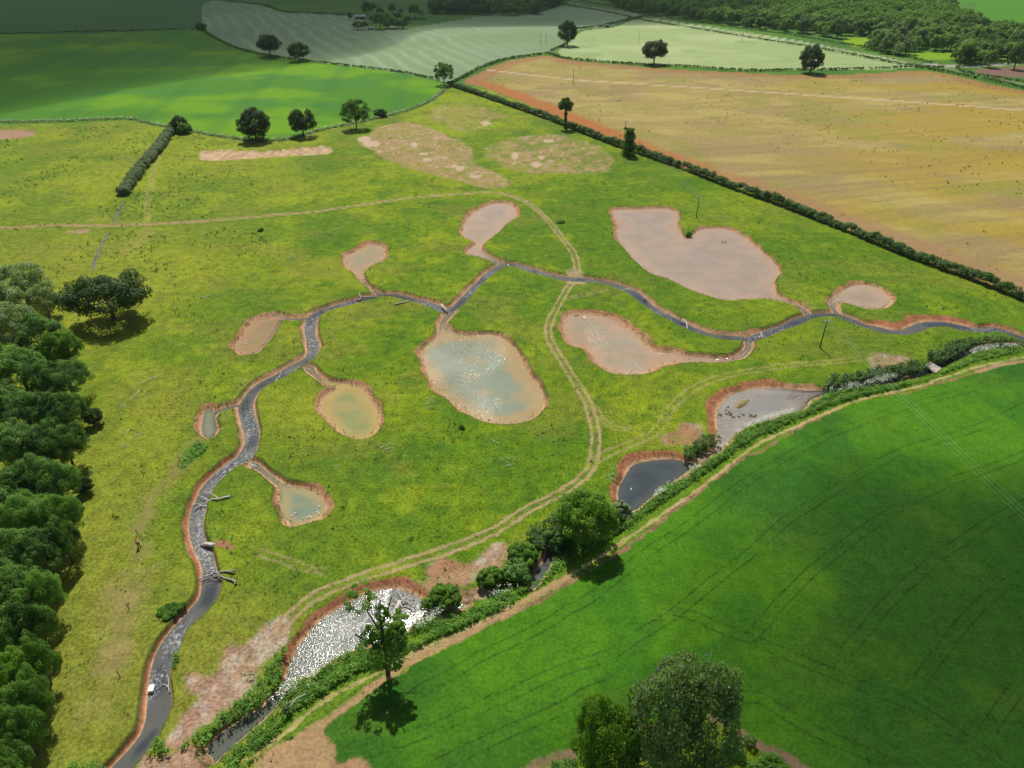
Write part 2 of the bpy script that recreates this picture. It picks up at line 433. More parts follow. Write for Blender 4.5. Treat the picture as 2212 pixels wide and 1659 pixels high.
base = mixc(base, np.where(mt, ss(dl + 1.2 * (n3 - .5), 2.6, 1.0), 0) * .9, C('d8c09a'))
# far right fields, lane
field(Vp('2040,4 2110,8 2105,25 2160,48 2212,60 2500,74 2900,60 2900,-60 2000,-60'), C('559222'), .2, 2)
field(Vp('1818,84 1850,82 1885,86 1875,102 1840,100'), C('8fb41a'), .2, 2)
field(Vp('2100,152 2212,143 2500,126 2700,150 2500,170 2212,166 2150,164'), C('8c6f5f'), .2, 2)
field(Vp('1960,118 2010,112 2075,114 2060,127 1990,130'), C('86b01c'), .2, 2)
LANE = Vp('1190,-4 1240,8 1320,22 1400,40 1500,55 1600,72 1700,86 1800,103 1900,121 1990,137 2050,148 2130,164 2212,182 2400,222 2700,290')
dlane = line(LANE, 12)
base = mixc(base, ss(dlane, 2.2, 1.7), C('8f9279'))
dl2 = line(Vp('2010,139 2060,143 2130,141 2212,135 2400,122'), 14)
base = mixc(base, ss(dl2, 5, 4.4), C('b6b1a8'))
NAMP = np.where((dlane < 3) | (dl2 < 5), .1, NAMP)

# ---- big green crop at right
crop_edge = (T(1, 3, '900,1700 960,1570 860,1590 760,1600 720,1590 712,1490 640,1400 590,1370 660,1280 740,1200 900,1100 1040,990 1100,930 1250,880 1400,760 1600,650 1800,550 2000,450') +
             T(2, 3, '0,390 100,350 250,270 400,200 520,110') +
             T(2, 2, '780,1610 950,1490 1080,1400 1250,1280 1400,1140 1600,1000 1700,900 1850,800 2000,690') +
             T(3, 2, '0,640 130,560 280,460 420,390 560,330 700,260 900,200 1100,160 1300,120 1500,60 1640,25') +
             T(3, 1, '1760,1570 1900,1520 2050,1480 2212,1460') + Vp('2400,760 3300,700 3300,2600 1900,2000 1700,1660'))
crop_poly = crop_edge + T(2, 3, '2212,1540 2050,1440 1900,1350 1750,1250 1600,1200 1300,1230 900,1400 520,1530 230,1660') + Vp('1130,1700 900,1760')
cc = np.tile(C('447822'), (N, 1))
cc = mixc(cc, ss(fbm(GX, GY, 34, 71), .42, .66), C('5c961c'))
cc = mixc(cc, ss(n2, .52, .7) * .5, C('3a7820'))
mc = field(crop_poly, cc * .88, .55, 2)
BMP[mc] = 1.3
g_ = G(smooth(np.array(crop_edge[4:-5], float), False, 3), 0)
dedge, _, _ = seg_dist(GX, GY, g_, False, 8)
hl = np.where(~mc, ss(dedge + .9 * (n2 - .5), 1.0, .5), 0)
base = mixc(base, hl * ss(fbm(GX, GY, 14, 77), .36, .52), C('9a7e5c'))
verge = np.where(mc, 0, ss(dedge, 7.5, 6))
base = mixc(base, verge * (1 - hl) * .8, C('5f8a22'))
base = mixc(base, np.where(mc, ss(fbm(GX * .6 + GY * .5, GY - GX * .4, 9, 733, 4), .60, .72) * .22, 0), C('6f9426'))
TRAM = [
 T(3, 2, '2300,-10 2212,10 2000,30 1800,90 1600,150 1400,200 1200,260 1000,320 850,380 700,440 550,500 350,600 200,680') + T(2, 2, '2143,800 1900,960 1700,1120 1500,1270 1300,1400 1150,1500') + T(2, 3, '700,220 500,330 350,430 150,540') + T(1, 3, '2143,610 1900,720 1700,850 1450,980 1250,1120 1000,1280 760,1420'),
 T(3, 2, '2300,220 2212,250 2000,350 1700,470 1450,540 1200,620 1000,720 700,900 450,1060 200,1220') + T(2, 3, '2100,-200 1950,-80 1800,30 1500,280 1340,400 1100,540 900,680 700,760 550,800 300,900') + T(1, 3, '2143,1050 2000,1100 1800,1200 1500,1330 1200,1440 800,1560'),
 T(3, 2, '2300,620 2212,660 1900,780 1650,860 1400,970 1200,1080 1000,1200 800,1340 600,1500') + T(3, 3, '420,0 300,120 150,270 50,400 -100,560'),
 T(3, 2, '2300,1040 2212,1080 1900,1240 1700,1380 1500,1500') + T(3, 3, '1350,0 1200,130 1000,330 850,520 700,680'),
 T(3, 3, '2300,-50 2212,30 2000,150 1800,330 1600,560 1400,830 1320,960'),
 T(2, 3, '1400,330 1600,390 1800,480') + T(3, 3, '0,610 300,740 600,860 900,990 1150,1080 1400,1210 1600,1340 1800,1470 2050,1650 2300,1800'),
 T(2, 3, '1450,840 1750,930 2000,1060') + T(3, 3, '0,1070 200,1200 500,1370 800,1500 1100,1640 1300,1760'),
 T(2, 3, '-600,1640 -300,1500 0,1350 200,1270 500,1130 700,1010 950,930'),
 T(3, 3, '2212,930 2150,1000 2000,1200 1900,1350'),
]
for tr in TRAM:
    g = G(smooth(np.array(tr, float), False, 4), 0)
    D, V_, _ = seg_dist(GX, GY, g, False, 4, np.arange(len(g), dtype=float))
    D = np.where((V_ > .05) & (V_ < len(g) - 1.05), D, 9)
    rut = ss(np.abs(D - .85 + .12 * (n3 - .5)), .20, .07)
    br = .55 + .45 * ss(fbm(GX, GY, 5, 79), .35, .6)
    base = mixc(base, np.where(mc, rut * br, 0) * .5, C('33451f', .8))
    NAMP = np.where(mc & (rut > .3), .9, NAMP)
TRAMS_G = TRAM

# ---- paths and bare ground
def soil(pts, c, edge=.7, op=.95, amp=.5, grass=.0):
    global base
    m = soft_region(pts, edge)
    if grass > 0:
        m = m * (1 - grass * ss(fbm(GX, GY, 4.5, 83), .42, .62))
    base = mixc(base, m * op, c)
    NAMP[m > .5] = amp
    PATCH[m > .5] *= .15
    return m
tanb = mixc(np.tile(C('b99a72'), (N, 1)), ss(fbm(GX, GY, 3.2, 81, 5), .42, .6), C('a8965a'))
tanb = mixc(tanb, ss(fbm(GX, GY, 2.2, 82, 5), .60, .72) * .8, C('d9b99c'))
soil(T(1, 0, '870,1190 960,1150 1030,1080 1140,1050 1250,1030 1400,1050 1500,1080 1620,1140 1740,1190 1830,1250 1840,1320 1870,1380 1960,1430 2080,1480 2160,1520 2150,1560 2040,1590 1900,1580 1700,1520 1500,1470 1250,1410 1240,1380 1100,1350 1000,1270 900,1220'), tanb, 1.2, .95, .5, .35)
soil(Vp('1045,325 1075,308 1130,295 1200,290 1250,300 1300,320 1325,345 1310,370 1250,375 1180,376 1110,368 1070,350'), tanb, 1.6, .85, .5, .65)
soil(T(1, 0, '1450,960 1600,880 1750,870 1900,890 2000,940 2100,960 2150,990 2000,1000 1980,1060 1850,1110 1700,1100 1600,1040 1480,1000'), tanb, 2.0, .6, .5, .6)
for (c_, r_, x, y, w, h) in ((1, 0, 1465, 1350, 45, 14), (1, 0, 1430, 1298, 35, 12), (1, 0, 1960, 1040, 40, 18), (1, 0, 930, 1175, 60, 25), (1, 0, 990, 1215, 70, 28), (2, 0, 285, 1330, 32, 14), (2, 0, 240, 1390, 45, 22), (2, 0, 355, 1357, 25, 8), (2, 0, 345, 1190, 50, 14), (2, 0, 55, 1320, 30, 25), (1, 0, 1350, 1220, 25, 20), (1, 0, 1740, 1420, 40, 22), (1, 0, 1690, 1400, 30, 14), (1, 0, 1870, 1490, 45, 12)):
    a0 = np.linspace(0, 2 * math.pi, 9)[:-1]
    soil([(OX[c_] + (x + w * math.cos(q)) * .256, OY[r_] + (y + h * math.sin(q)) * .256) for q in a0], C('dcc0a4'), .35, .85, .2)
pale = mixc(np.tile(C('dcbf96'), (N, 1)), ss(fbm(GX, GY, 2, 84), .4, .6), C('c3a179'))
SCRAPES = [Vp('430,336 438,326 480,323 540,325 575,326 620,322 660,317 705,316 717,323 712,330 690,333 640,335 590,338 520,343 470,346 434,344'),
           Vp('-90,290 -30,281 20,279 60,281 79,287 60,294 10,300 -60,302')]
for q, cc_ in zip(SCRAPES, (pale, C('b99377'))):
    soil(q, cc_, .3, 1, .35)
gravel = mixc(np.tile(C('b7927b'), (N, 1)), ss(fbm(GX, GY, 2.4, 85, 5), .42, .62), C('c6b3a0'))
gravel = mixc(gravel, ss(fbm(GX, GY, 7, 86, 3), .52, .68), C('b7836a'))
soil(T(3, 1, '900,1450 940,1400 1060,1395 1200,1400 1275,1440 1200,1490 1080,1500 1000,1530 940,1510'), gravel, .8, .9, .6, .35)
soil(T(1, 2, '1440,1640 1500,1560 1560,1540 1700,1560 1850,1560 1930,1470 2010,1410 2090,1395 2160,1450 2170,1490 2100,1560 2020,1640') + T(1, 3, '1960,0 1880,60 1790,130 1600,140 1480,160 1410,130 1420,90 1500,60'), gravel, .7, .92, .7, .15)
soil(T(0, 3, '1370,1500 1390,1420 1480,1330 1600,1170 1700,1050 1600,1000 1570,930 1600,870 1700,850 1790,880 1850,750 1860,640 1950,600 2060,620 2140,560') + T(1, 3, '100,450 200,400 290,390 300,480 280,560 270,640 180,700 80,800 60,850 50,920 0,970') + T(0, 3, '2050,1040 1950,1130 1850,1230 1720,1290 1600,1400 1500,1480 1400,1510'), gravel, .6, .95, .8, .12)
soil(T(2, 2, '1300,560 1320,500 1460,430 1470,390 1600,400 1630,450 1640,500 1560,560 1500,600 1380,570'), gravel, .8, .85, .6, .3)
soil(T(1, 3, '560,1340 620,1400 700,1480 720,1590 780,1610 960,1575 1000,1640 900,1800 -200,1800 -150,1720 0,1640 100,1540 250,1440 420,1350 500,1310'), mixc(np.tile(C('c7a37c'), (N, 1)), ss(n2, .4, .6), C('b98f6e')), .5, .95, .5, .12)
soil(T(1, 1, '480,700 560,560 700,620 820,740 1000,850 900,860 780,830 640,760 520,770 430,830 350,880 250,950 200,930 330,870'), C('9aa031'), 2.5, .5, .5)
soil(T(0, 1, '1200,340 1300,330 1250,440 1120,520 1030,560 1060,480 1150,400'), C('a8a04e'), 1.5, .6, .5)
soil(T(0, 3, '900,380 1000,60 1180,0 1200,330 1100,560 1000,900 900,1150 800,1180 860,700'), C('a59360'), 3.0, .8, .5, .4)
soil(T(0, 2, '1100,1500 1110,1250 1250,1000 1420,850 1600,560 1900,300 2000,60 2060,20 2000,250 1700,560 1480,880 1330,1010 1220,1300 1210,1620 1080,1640'), C('9c9058'), 1.6, .8, .5, .3)
soil(T(0, 2, '1520,780 1560,640 1640,560 1700,550 1760,590 1720,650 1640,690 1580,740'), C('3f7a20'), .8, .8, .8)
soil(T(0, 2, '1800,1400 1900,1390 1945,1430 1940,1460 1880,1455 1800,1440'), C('b78266'), .25, .95, .5)
soil(T(0, 1, '560,370 700,345 760,350 740,375 640,385'), C('c49c7b'), .6, .8, .5, .2)

def track(pts, sep, w, op=.9, mid=.0, c='bda578'):
    global base
    g = G(smooth(np.array(pts, float), False, 5), 0)
    D, V_, _ = seg_dist(GX, GY, g, False, 5, np.arange(len(g), dtype=float))
    D = np.where((V_ > .02) & (V_ < len(g) - 1.02), D, 9)
    Dn = D + .45 * (vn(GX, GY, 1.3, 91) - .5) + .3 * (vn(GX, GY, .5, 92) - .5)
    w = w * 1.15
    m = ss(np.abs(Dn - sep / 2), w * .75, w * .3) * op * (.72 + .28 * ss(fbm(GX, GY, 3, 93), .35, .55))
    m = np.maximum(m, ss(Dn, sep / 2, sep / 2 - .2) * mid)
    base = mixc(base, m, C(c))
    NAMP[m > .5] = .45
T1 = Vp('-300,500 0,493 110,487 230,487 330,484 450,477 560,467 670,458 780,443 880,428 980,420 1060,416 1110,425 1150,445 1185,478 1215,515 1240,550 1247,590 1238,606 1222,630 1200,670 1185,705 1190,740 1215,780 1240,820 1265,860 1280,900 1287,950 1280,1000 1260,1030 1220,1060 1150,1095 1060,1150 960,1190 880,1215 800,1240 730,1265 670,1295 630,1330 600,1370')
track(T1, 1.55, .55, .95, .12)
track(Vp('-300,500 0,493 110,487 230,487 330,484 450,477'), 1.0, 1.5, .7, .7, 'b5946e')
track(Vp('400,480 560,467 670,458 780,443 880,428 980,420 1060,416 1110,425 1150,445 1185,478'), 1.55, .9, .6, .35, 'b39c6e')
track(Vp('1285,1000 1300,985 1360,960 1420,930 1450,880 1490,845 1540,820 1600,805 1700,790 1800,781 1860,775'), 1.6, .5, .5)
track(Vp('1284,880 1300,905 1330,925 1365,925'), 1.4, .45, .5)
track(Vp('350,320 335,360 322,420 315,480'), 1.5, .9, .35)
track(T(2, 1, '480,940 620,900 750,870 850,850'), 1.2, .4, .55)
track(T(1, 2, '20,1470 200,1530 400,1600 600,1640'), 1.2, .5, .4)
track(Vp('1150,1175 1060,1218 1000,1240 900,1262'), .5, .8, .35)
PATH = T(3, 1, '2300,1400 2212,1425 2100,1445 1950,1478 1820,1505 1600,1580 1450,1620') + T(3, 2, '1400,60 1200,110 1040,140 900,175 750,220 600,280 450,345 300,415 150,480') + T(2, 2, '2143,548 2060,600 1900,720 1750,840 1600,950 1450,1060 1300,1160 1150,1270 1000,1370 850,1480 700,1570 560,1650') + T(2, 3, '450,80 300,160 150,240') + T(1, 3, '2100,330 2000,385 1750,510 1500,620 1280,725 1080,840 900,930 700,1030 550,1120 400,1240 300,1340 100,1480 -100,1620')
track(PATH, .1, .42, .95, .0, 'cbb57c')
track(T(2, 3, '520,40 300,170 100,290') + T(1, 3, '2143,350 2000,420 1800,520 1600,620 1400,720 1250,800 1100,900 950,1010 800,1130 650,1230 500,1330 300,1460 0,1620'), .1, .9, .9, .0, 'c19d74')
track(T(3, 1, '2400,1440 2212,1462 2050,1485 1900,1525 1800,1555'), .1, .7, .85, .0, 'c8a27c')
track(T(2, 3, '1700,1210 1750,1240 1900,1340 2050,1430 2200,1510') + T(3, 3, '150,1540 300,1630 500,1760'), .1, 1.1, .85, .0, 'a3806a')
track(T(2, 3, '130,1700 230,1650 400,1580 560,1530'), .1, 1.2, .8, .0, 'a88670')

# gravel bars and the brushwood dam stand proud of the water
BARS = [T(2, 2, '1580,690 1630,650 1720,625 1765,630 1745,670 1690,720 1640,745 1600,720'),
        T(1, 3, '1745,250 1790,180 1870,150 1970,155 2025,180 1990,230 1900,260 1800,275'),
        T(0, 3, '1225,1560 1270,1575 1400,1572 1560,1495 1640,1480 1720,1510 1800,1600 1700,1750 1500,1850 1100,1850 1150,1700'),
        T(3, 1, '1180,1605 1230,1570 1290,1590 1310,1620 1200,1625'),
        T(2, 2, '1925,245 1950,205 2000,180 2040,190 2020,220 1960,255')]
BARM = np.zeros(N)
for i, q in enumerate(BARS):
    g = G(smooth(np.array(q, float), True, 3), ZW + .3)
    D, _, _ = seg_dist(GX, GY, g, True, 3)
    sd = np.where(inside(GX, GY, g), -D, D)
    BARM = np.maximum(BARM, ss(sd, .35, -.5))
base = mixc(base, BARM, mixc(np.tile(C('9c9468'), (N, 1)), np.hypot(GX - G((1605, 862))[0], GY - G((1605, 862))[1]) > 12, mixc(np.tile(C('bb9d80'), (N, 1)), ss(n3, .4, .6), C('a98368'))))

# drying ditch lines at far left, by the clipped hedge
for q in (T(0, 1, '1045,110 1000,200 965,285'), T(0, 1, '930,370 870,450 820,560 780,680')):
    d = line(q, 4)
    base = mixc(base, ss(d + .5 * (n3 - .5), .8, .3), C('7d7f6a'))
# flowery ditch strip
DITCH = Vp('-300,262 0,263 120,262 270,256 320,266 400,280 460,292 540,302 620,301 690,281 760,267 850,247 910,227 945,207 960,192')
d = line(DITCH, 8)
base = mixc(base, ss(d + 1.4 * (n2 - .5), 2.6, 1.8), C('64803f'))
base = mixc(base, ss(np.abs(d - .2) + .5 * (n3 - .5), .8, .3), C('8f8a6c'))

# ---- banks: height and colour
t = DW / np.maximum(BW, .3)
prof = ss(t + .12 * (n3 - .5), 0.0, 1.0)
steep = ss(BW, 1.5, .9)
prof = (.35 * np.clip(t, 0, 1) + .65 * prof) * (1 - steep) + steep * (.22 * np.clip(t, 0, 1) + .78 * ss(t, .50, .98))
Z = np.where(DW <= 0, ZW - np.clip(-DW * .8, 0.02, .9), ZW + (0 - ZW) * np.clip(prof, 0, 1))
bankm = ss(DW + .5 * (fbm(GX, GY, 1.4, 95) - .5) * 1.6, BW * 1.0 + .02, BW * .82)
bankm = np.where(DW < 0, 1, bankm)
redm = ss(BW, 1.2, 2.4)
red = ss(fbm(GX, GY, 9, 96), .38, .6)
bc = np.tile(C('d6aa80'), (N, 1))
bc = mixc(bc, np.clip(ss(t, .25, .6) * (.45 + .55 * redm), 0, 1), C('bd9068'))
bc = mixc(bc, np.clip(ss(t, .2, .55) * red * .5, 0, 1), C('b57f5a'))
bc = mixc(bc, ss(n3, .58, .74) * .7, C('7d7440'))
bc = mixc(bc, ss(DW, .30, .08) * .8, C('dcb48c'))
reedy = np.maximum.reduce([soft_region(q, .8) for q in (
    T(2, 2, '1560,560 1640,520 1780,530 1760,620 1640,640 1500,740 1480,650'),
    T(2, 2, '300,1700 340,1330 900,1130 1000,1240 800,1420 480,1500'),
    )])
# wet red clay on the river pools
clay = np.maximum.reduce([soft_region(q, .8) for q in (
    T(2, 2, '860,1100 820,860 900,720 1150,580 1400,580 1560,740 1200,760 1000,900 950,1120'),
    T(2, 2, '1580,560 1560,300 1700,100 2000,0 2300,0 2300,120 1900,200 1780,400 1790,560'),
    T(1, 3, '160,1000 240,600 500,300 900,120 1160,20 1280,40 1500,260 1440,320 1200,170 900,260 400,640 280,960'),
    T(0, 2, '1500,1150 1700,780 2000,640 2060,700 1760,960 1660,1240 1800,1640 1640,1640'),
    T(0, 3, '1700,0 1760,240 1500,520 1280,900 1290,1200 1100,1500 900,1640 800,1640 1150,1200 1200,700 1600,200'),
    T(3, 1, '800,1110 1200,1060 1800,1060 2300,1160 2212,1200 1800,1160 1200,1200'),
    )])
bc = mixc(bc, clay * ss(t, .12, .4) * .7, C('b3714f'))
base = mixc(base, bankm * (1 - BARM), bc)
NAMP = np.where(bankm > .5, .6, NAMP)
BMP = np.where(bankm > .5, 1.6, BMP)
PATCH = np.where(bankm > .3, 0, PATCH)
# dark turf lip where bank meets sward
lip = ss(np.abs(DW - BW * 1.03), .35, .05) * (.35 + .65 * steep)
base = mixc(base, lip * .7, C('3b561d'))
# ford: flattened banks
ford = np.hypot(GX - G((1243, 598))[0], GY - G((1243, 598))[1])
fm = ss(ford, 7.0, 3.0)
base = mixc(base, np.where(DW > 0, fm, 0) * ss(np.abs(GX - G((1243, 598))[0]), 3.2, 2.0), C('c2ab80'))
Z = np.where(DW > 0, Z * (1 - fm) + fm * (ZW + np.clip(DW * .28, 0, .75)), Z)
Z = np.where(BARM > 0, np.maximum(Z, ZW - .2 + BARM * .62 + .15 * (n3 - .5)), Z)
# micro relief
Z += np.where(DW > BW, .10 * (n2 - .5) + .05 * (n3 - .5), 0) * ss(DW - BW, 0, 2)
# the dry scrapes are cut a little into the ground
for q in SCRAPES:
    g = G(smooth(np.array(q, float), True, 3), 0)
    D, _, _ = seg_dist(GX, GY, g, True, 3)
    ins = inside(GX, GY, g)
    Z = np.where(ins, Z - ss(D, 0, .9) * .6, Z)
base = np.clip(base, .004, .85)

# ------------------------------------------------------------------ node helpers
def mat_new(name):
    m = bpy.data.materials.new(name)
    m.use_nodes = True
    nt = m.node_tree
    for n_ in list(nt.nodes):
        nt.nodes.remove(n_)
    return m, nt
class NT:
    def __init__(s, nt): s.nt = nt
    def n(s, typ, **kw):
        x = s.nt.nodes.new(typ)
        for k, v in kw.items():
            if k.startswith('i_'):
                x.inputs[k[2:].replace('_', ' ')].default_value = v
            else:
                setattr(x, k, v)
        return x
    def l(s, a_, b_): s.nt.links.new(a_, b_)
    def noise(s, vec, scale, detail=3, rough=.55, out=0):
        x = s.n('ShaderNodeTexNoise')
        x.inputs['Scale'].default_value = scale
        x.inputs['Detail'].default_value = detail
        x.inputs['Roughness'].default_value = rough
        if vec is not None: s.l(vec, x.inputs['Vector'])
        return x.outputs[out]
    def math(s, op, a_, b_=None, clamp=False):
        x = s.n('ShaderNodeMath', operation=op); x.use_clamp = clamp
        for i, v in enumerate((a_, b_)):
            if v is None: continue
            if isinstance(v, (int, float)): x.inputs[i].default_value = v
            else: s.l(v, x.inputs[i])
        return x.outputs[0]
    def ramp(s, v, lo, hi, a_=0.0, b_=1.0):
        x = s.n('ShaderNodeMapRange'); x.interpolation_type = 'SMOOTHSTEP'
        s.l(v, x.inputs[0])
        for i, q in enumerate((lo, hi, a_, b_)): x.inputs[i + 1].default_value = q
        return x.outputs[0]
    def mix(s, f, a_, b_, mode='MIX'):
        x = s.n('ShaderNodeMix'); x.data_type = 'RGBA'; x.blend_type = mode
        if isinstance(f, (int, float)): x.inputs[0].default_value = f
        else: s.l(f, x.inputs[0])
        for i, v in ((6, a_), (7, b_)):
            if isinstance(v, tuple): x.inputs[i].default_value = v + (1.0,) if len(v) == 3 else v
            else: s.l(v, x.inputs[i])
        return x.outputs[2]

def mat_ground():
    m, nt = mat_new('ground_cover'); k = NT(nt)
    col = k.n('ShaderNodeAttribute', attribute_name='col')
    par = k.n('ShaderNodeAttribute', attribute_name='par')
    sep = k.n('ShaderNodeSeparateColor'); k.l(par.outputs['Color'], sep.inputs[0])
    amp, bmp, pat = sep.outputs
    geo = k.n('ShaderNodeNewGeometry')
    p = geo.outputs['Position']
    f1 = k.noise(p, 1.9, 5, .68)
    f2 = k.noise(p, .45, 4, .6)
    f3 = k.noise(p, 6.5, 3, .6)
    s1 = k.ramp(f1, .32, .68, -1, 1)
    s2 = k.ramp(f2, .3, .7, -.6, .6)
    s3 = k.ramp(f3, .3, .7, -.6, .6)
    tot = k.math('ADD', k.math('ADD', s1, s2), s3)
    v = k.math('ADD', k.math('MULTIPLY', k.math('MULTIPLY', tot, amp), .42), 1.0)
    v = k.math('MAXIMUM', v, .25)
    comb = k.n('ShaderNodeCombineColor')
    for i in range(3): k.l(v, comb.inputs[i])
    c = k.mix(1.0, col.outputs['Color'], comb.outputs[0], 'MULTIPLY')
    # tufts of rank and of flowering grass in the sward
    h = k.ramp(k.noise(p, .9, 4, .65), .56, .70)
    c = k.mix(k.math('MULTIPLY', k.math('MULTIPLY', h, pat), .55), c, tuple(C('3c6a1c')))
    h2 = k.ramp(k.noise(p, .35, 5, .7), .57, .68)
    c = k.mix(k.math('MULTIPLY', k.math('MULTIPLY', h2, pat), .35), c, tuple(C('b3bd1c')))
    bs = k.n('ShaderNodeBsdfPrincipled')
    bs.inputs['Roughness'].default_value = .95
    bs.inputs['Specular IOR Level'].default_value = .12
    k.l(c, bs.inputs['Base Color'])
    bn = k.n('ShaderNodeBump'); bn.inputs['Distance'].default_value = .22
    hh = k.math('ADD', k.math('MULTIPLY', f1, 1.0), k.math('MULTIPLY', k.noise(p, 5.0, 3, .6), .35))
    k.l(hh, bn.inputs['Height']); k.l(k.math('MULTIPLY', bmp, .42), bn.inputs['Strength'])
    k.l(bn.outputs[0], bs.inputs['Normal'])
    o = k.n('ShaderNodeOutputMaterial'); k.l(bs.outputs[0], o.inputs[0])
    return m

def mat_water():
    m, nt = mat_new('silty_water'); k = NT(nt)
    col = k.n('ShaderNodeAttribute', attribute_name='col')
    riv = k.n('ShaderNodeAttribute', attribute_name='flow')
    geo = k.n('ShaderNodeNewGeometry'); p = geo.outputs['Position']
    fl = riv.outputs['Fac']
    c = col.outputs['Color']
    nz = k.ramp(k.noise(p, .22, 4, .6), .35, .65, .95, 1.04)
    comb = k.n('ShaderNodeCombineColor')
    for i in range(3): k.l(nz, comb.inputs[i])
    c = k.mix(1.0, c, comb.outputs[0], 'MULTIPLY')
    rf = k.n('ShaderNodeAttribute', attribute_name='riffle')
    foam = k.math('MULTIPLY', k.math('MULTIPLY', k.ramp(rf.outputs['Fac'], .15, .9), k.ramp(k.noise(p, 1.5, 6, .8), .50, .60)), fl)
    c = k.mix(k.math('MULTIPLY', foam, .62), c, tuple(C('c8ccd0')))
    bs = k.n('ShaderNodeBsdfPrincipled')
    k.l(c, bs.inputs['Base Color'])
    bs.inputs['IOR'].default_value = 1.33
    bs.inputs['Roughness'].default_value = .10
    chop = k.n('ShaderNodeAttribute', attribute_name='chop')
    w1 = k.noise(p, 2.6, 2, .6)
    w2 = k.noise(p, 8.5, 1, .5)
    w0 = k.noise(p, 1.15, 2, .6)
    big = k.math('MULTIPLY', k.ramp(chop.outputs['Fac'], .9, 1.8), .9)
    # centred on zero, so that a change of wave height from place to place makes no slope of its own
    hgt = k.math('ADD', k.math('ADD', k.math('MULTIPLY', k.math('SUBTRACT', w1, .5), .42), k.math('MULTIPLY', k.math('SUBTRACT', w2, .5), .26)), k.math('MULTIPLY', k.math('SUBTRACT', w0, .5), big))
    bn = k.n('ShaderNodeBump'); bn.inputs['Strength'].default_value = .9
    k.l(hgt, bn.inputs['Height']); k.l(k.math('MULTIPLY', chop.outputs['Fac'], .19), bn.inputs['Distance'])
    k.l(bn.outputs[0], bs.inputs['Normal'])
    o = k.n('ShaderNodeOutputMaterial'); k.l(bs.outputs[0], o.inputs[0])
    return m

def mat_leaf(name, dark, light, trans=.3, scale=.45, rough=.6):
    m, nt = mat_new(name); k = NT(nt)
    geo = k.n('ShaderNodeNewGeometry'); oi = k.n('ShaderNodeObjectInfo')
    n1_ = k.noise(geo.outputs['Position'], scale, 3, .6)
    f = k.ramp(n1_, .34, .66)
    f = k.math('ADD', k.math('MULTIPLY', f, .7), k.math('MULTIPLY', geo.outputs['Random Per Island'], .3))
    f = k.math('ADD', f, k.math('MULTIPLY', k.math('SUBTRACT', oi.outputs['Random'], .5), .5), True)
    c = k.mix(f, tuple(dark), tuple(light))
    d = k.n('ShaderNodeBsdfPrincipled'); k.l(c, d.inputs['Base Color'])
    d.inputs['Roughness'].default_value = rough
    d.inputs['Specular IOR Level'].default_value = .3
    tr = k.n('ShaderNodeBsdfTranslucent')
    tc = k.mix(1.0, c, (1.5, 1.5, .5), 'MULTIPLY'); k.l(tc, tr.inputs[0])
    mx = k.n('ShaderNodeMixShader'); mx.inputs[0].default_value = trans
    k.l(d.outputs[0], mx.inputs[1]); k.l(tr.outputs[0], mx.inputs[2])
    o = k.n('ShaderNodeOutputMaterial'); k.l(mx.outputs[0], o.inputs[0])
    return m

def mat_plain(name, c, rough=.8, var=.25, scale=3.0, metal=0.0):
    m, nt = mat_new(name); k = NT(nt)
    tc = k.n('ShaderNodeTexCoord')
    n_ = k.ramp(k.noise(tc.outputs['Object'], scale, 4, .6), .3, .7, 1 - var, 1 + var)
    comb = k.n('ShaderNodeCombineColor')
    for i in range(3): k.l(n_, comb.inputs[i])
    cc_ = k.mix(1.0, tuple(float(v) for v in c), comb.outputs[0], 'MULTIPLY')
    bs = k.n('ShaderNodeBsdfPrincipled'); k.l(cc_, bs.inputs['Base Color'])
    bs.inputs['Roughness'].default_value = rough
    bs.inputs['Metallic'].default_value = metal
    o = k.n('ShaderNodeOutputMaterial'); k.l(bs.outputs[0], o.inputs[0])
    return m

# ------------------------------------------------------------------ mesh helpers
def mesh_np(name, V, F, mat=None, parent=None, smooth_f=False):
    V = np.asarray(V, np.float32); F = np.asarray(F, np.int32)
    me = bpy.data.meshes.new(name)
    k = F.shape[1]
    me.vertices.add(len(V)); me.vertices.foreach_set('co', V.ravel())
    me.loops.add(F.size); me.loops.foreach_set('vertex_index', F.ravel())
    me.polygons.add(len(F))
    me.polygons.foreach_set('loop_start', np.arange(0, F.size, k, dtype=np.int32))
    me.polygons.foreach_set('loop_total', np.full(len(F), k, np.int32))
    if smooth_f:
        me.polygons.foreach_set('use_smooth', np.ones(len(F), bool))
    me.update(calc_edges=True); me.validate()
    if mat: me.materials.append(mat)
    o = bpy.data.objects.new(name, me); COL.objects.link(o)
    if parent: o.parent = parent
    return o
def tag(o, label=None, cat=None, group=None, kind=None):
    if label: o['label'] = label
    if cat: o['category'] = cat
    if group: o['group'] = group
    if kind: o['kind'] = kind
    return o
def empty(name, loc=(0, 0, 0), rz=0.0):
    o = bpy.data.objects.new(name, None); COL.objects.link(o)
    o.location = loc; o.rotation_euler = (0, 0, rz); o.empty_display_size = .3
    return o
def copy_tree(o, parent=None):
    c = o.copy(); COL.objects.link(c); c.parent = parent
    for ch in list(o.children): copy_tree(ch, c)
    return c

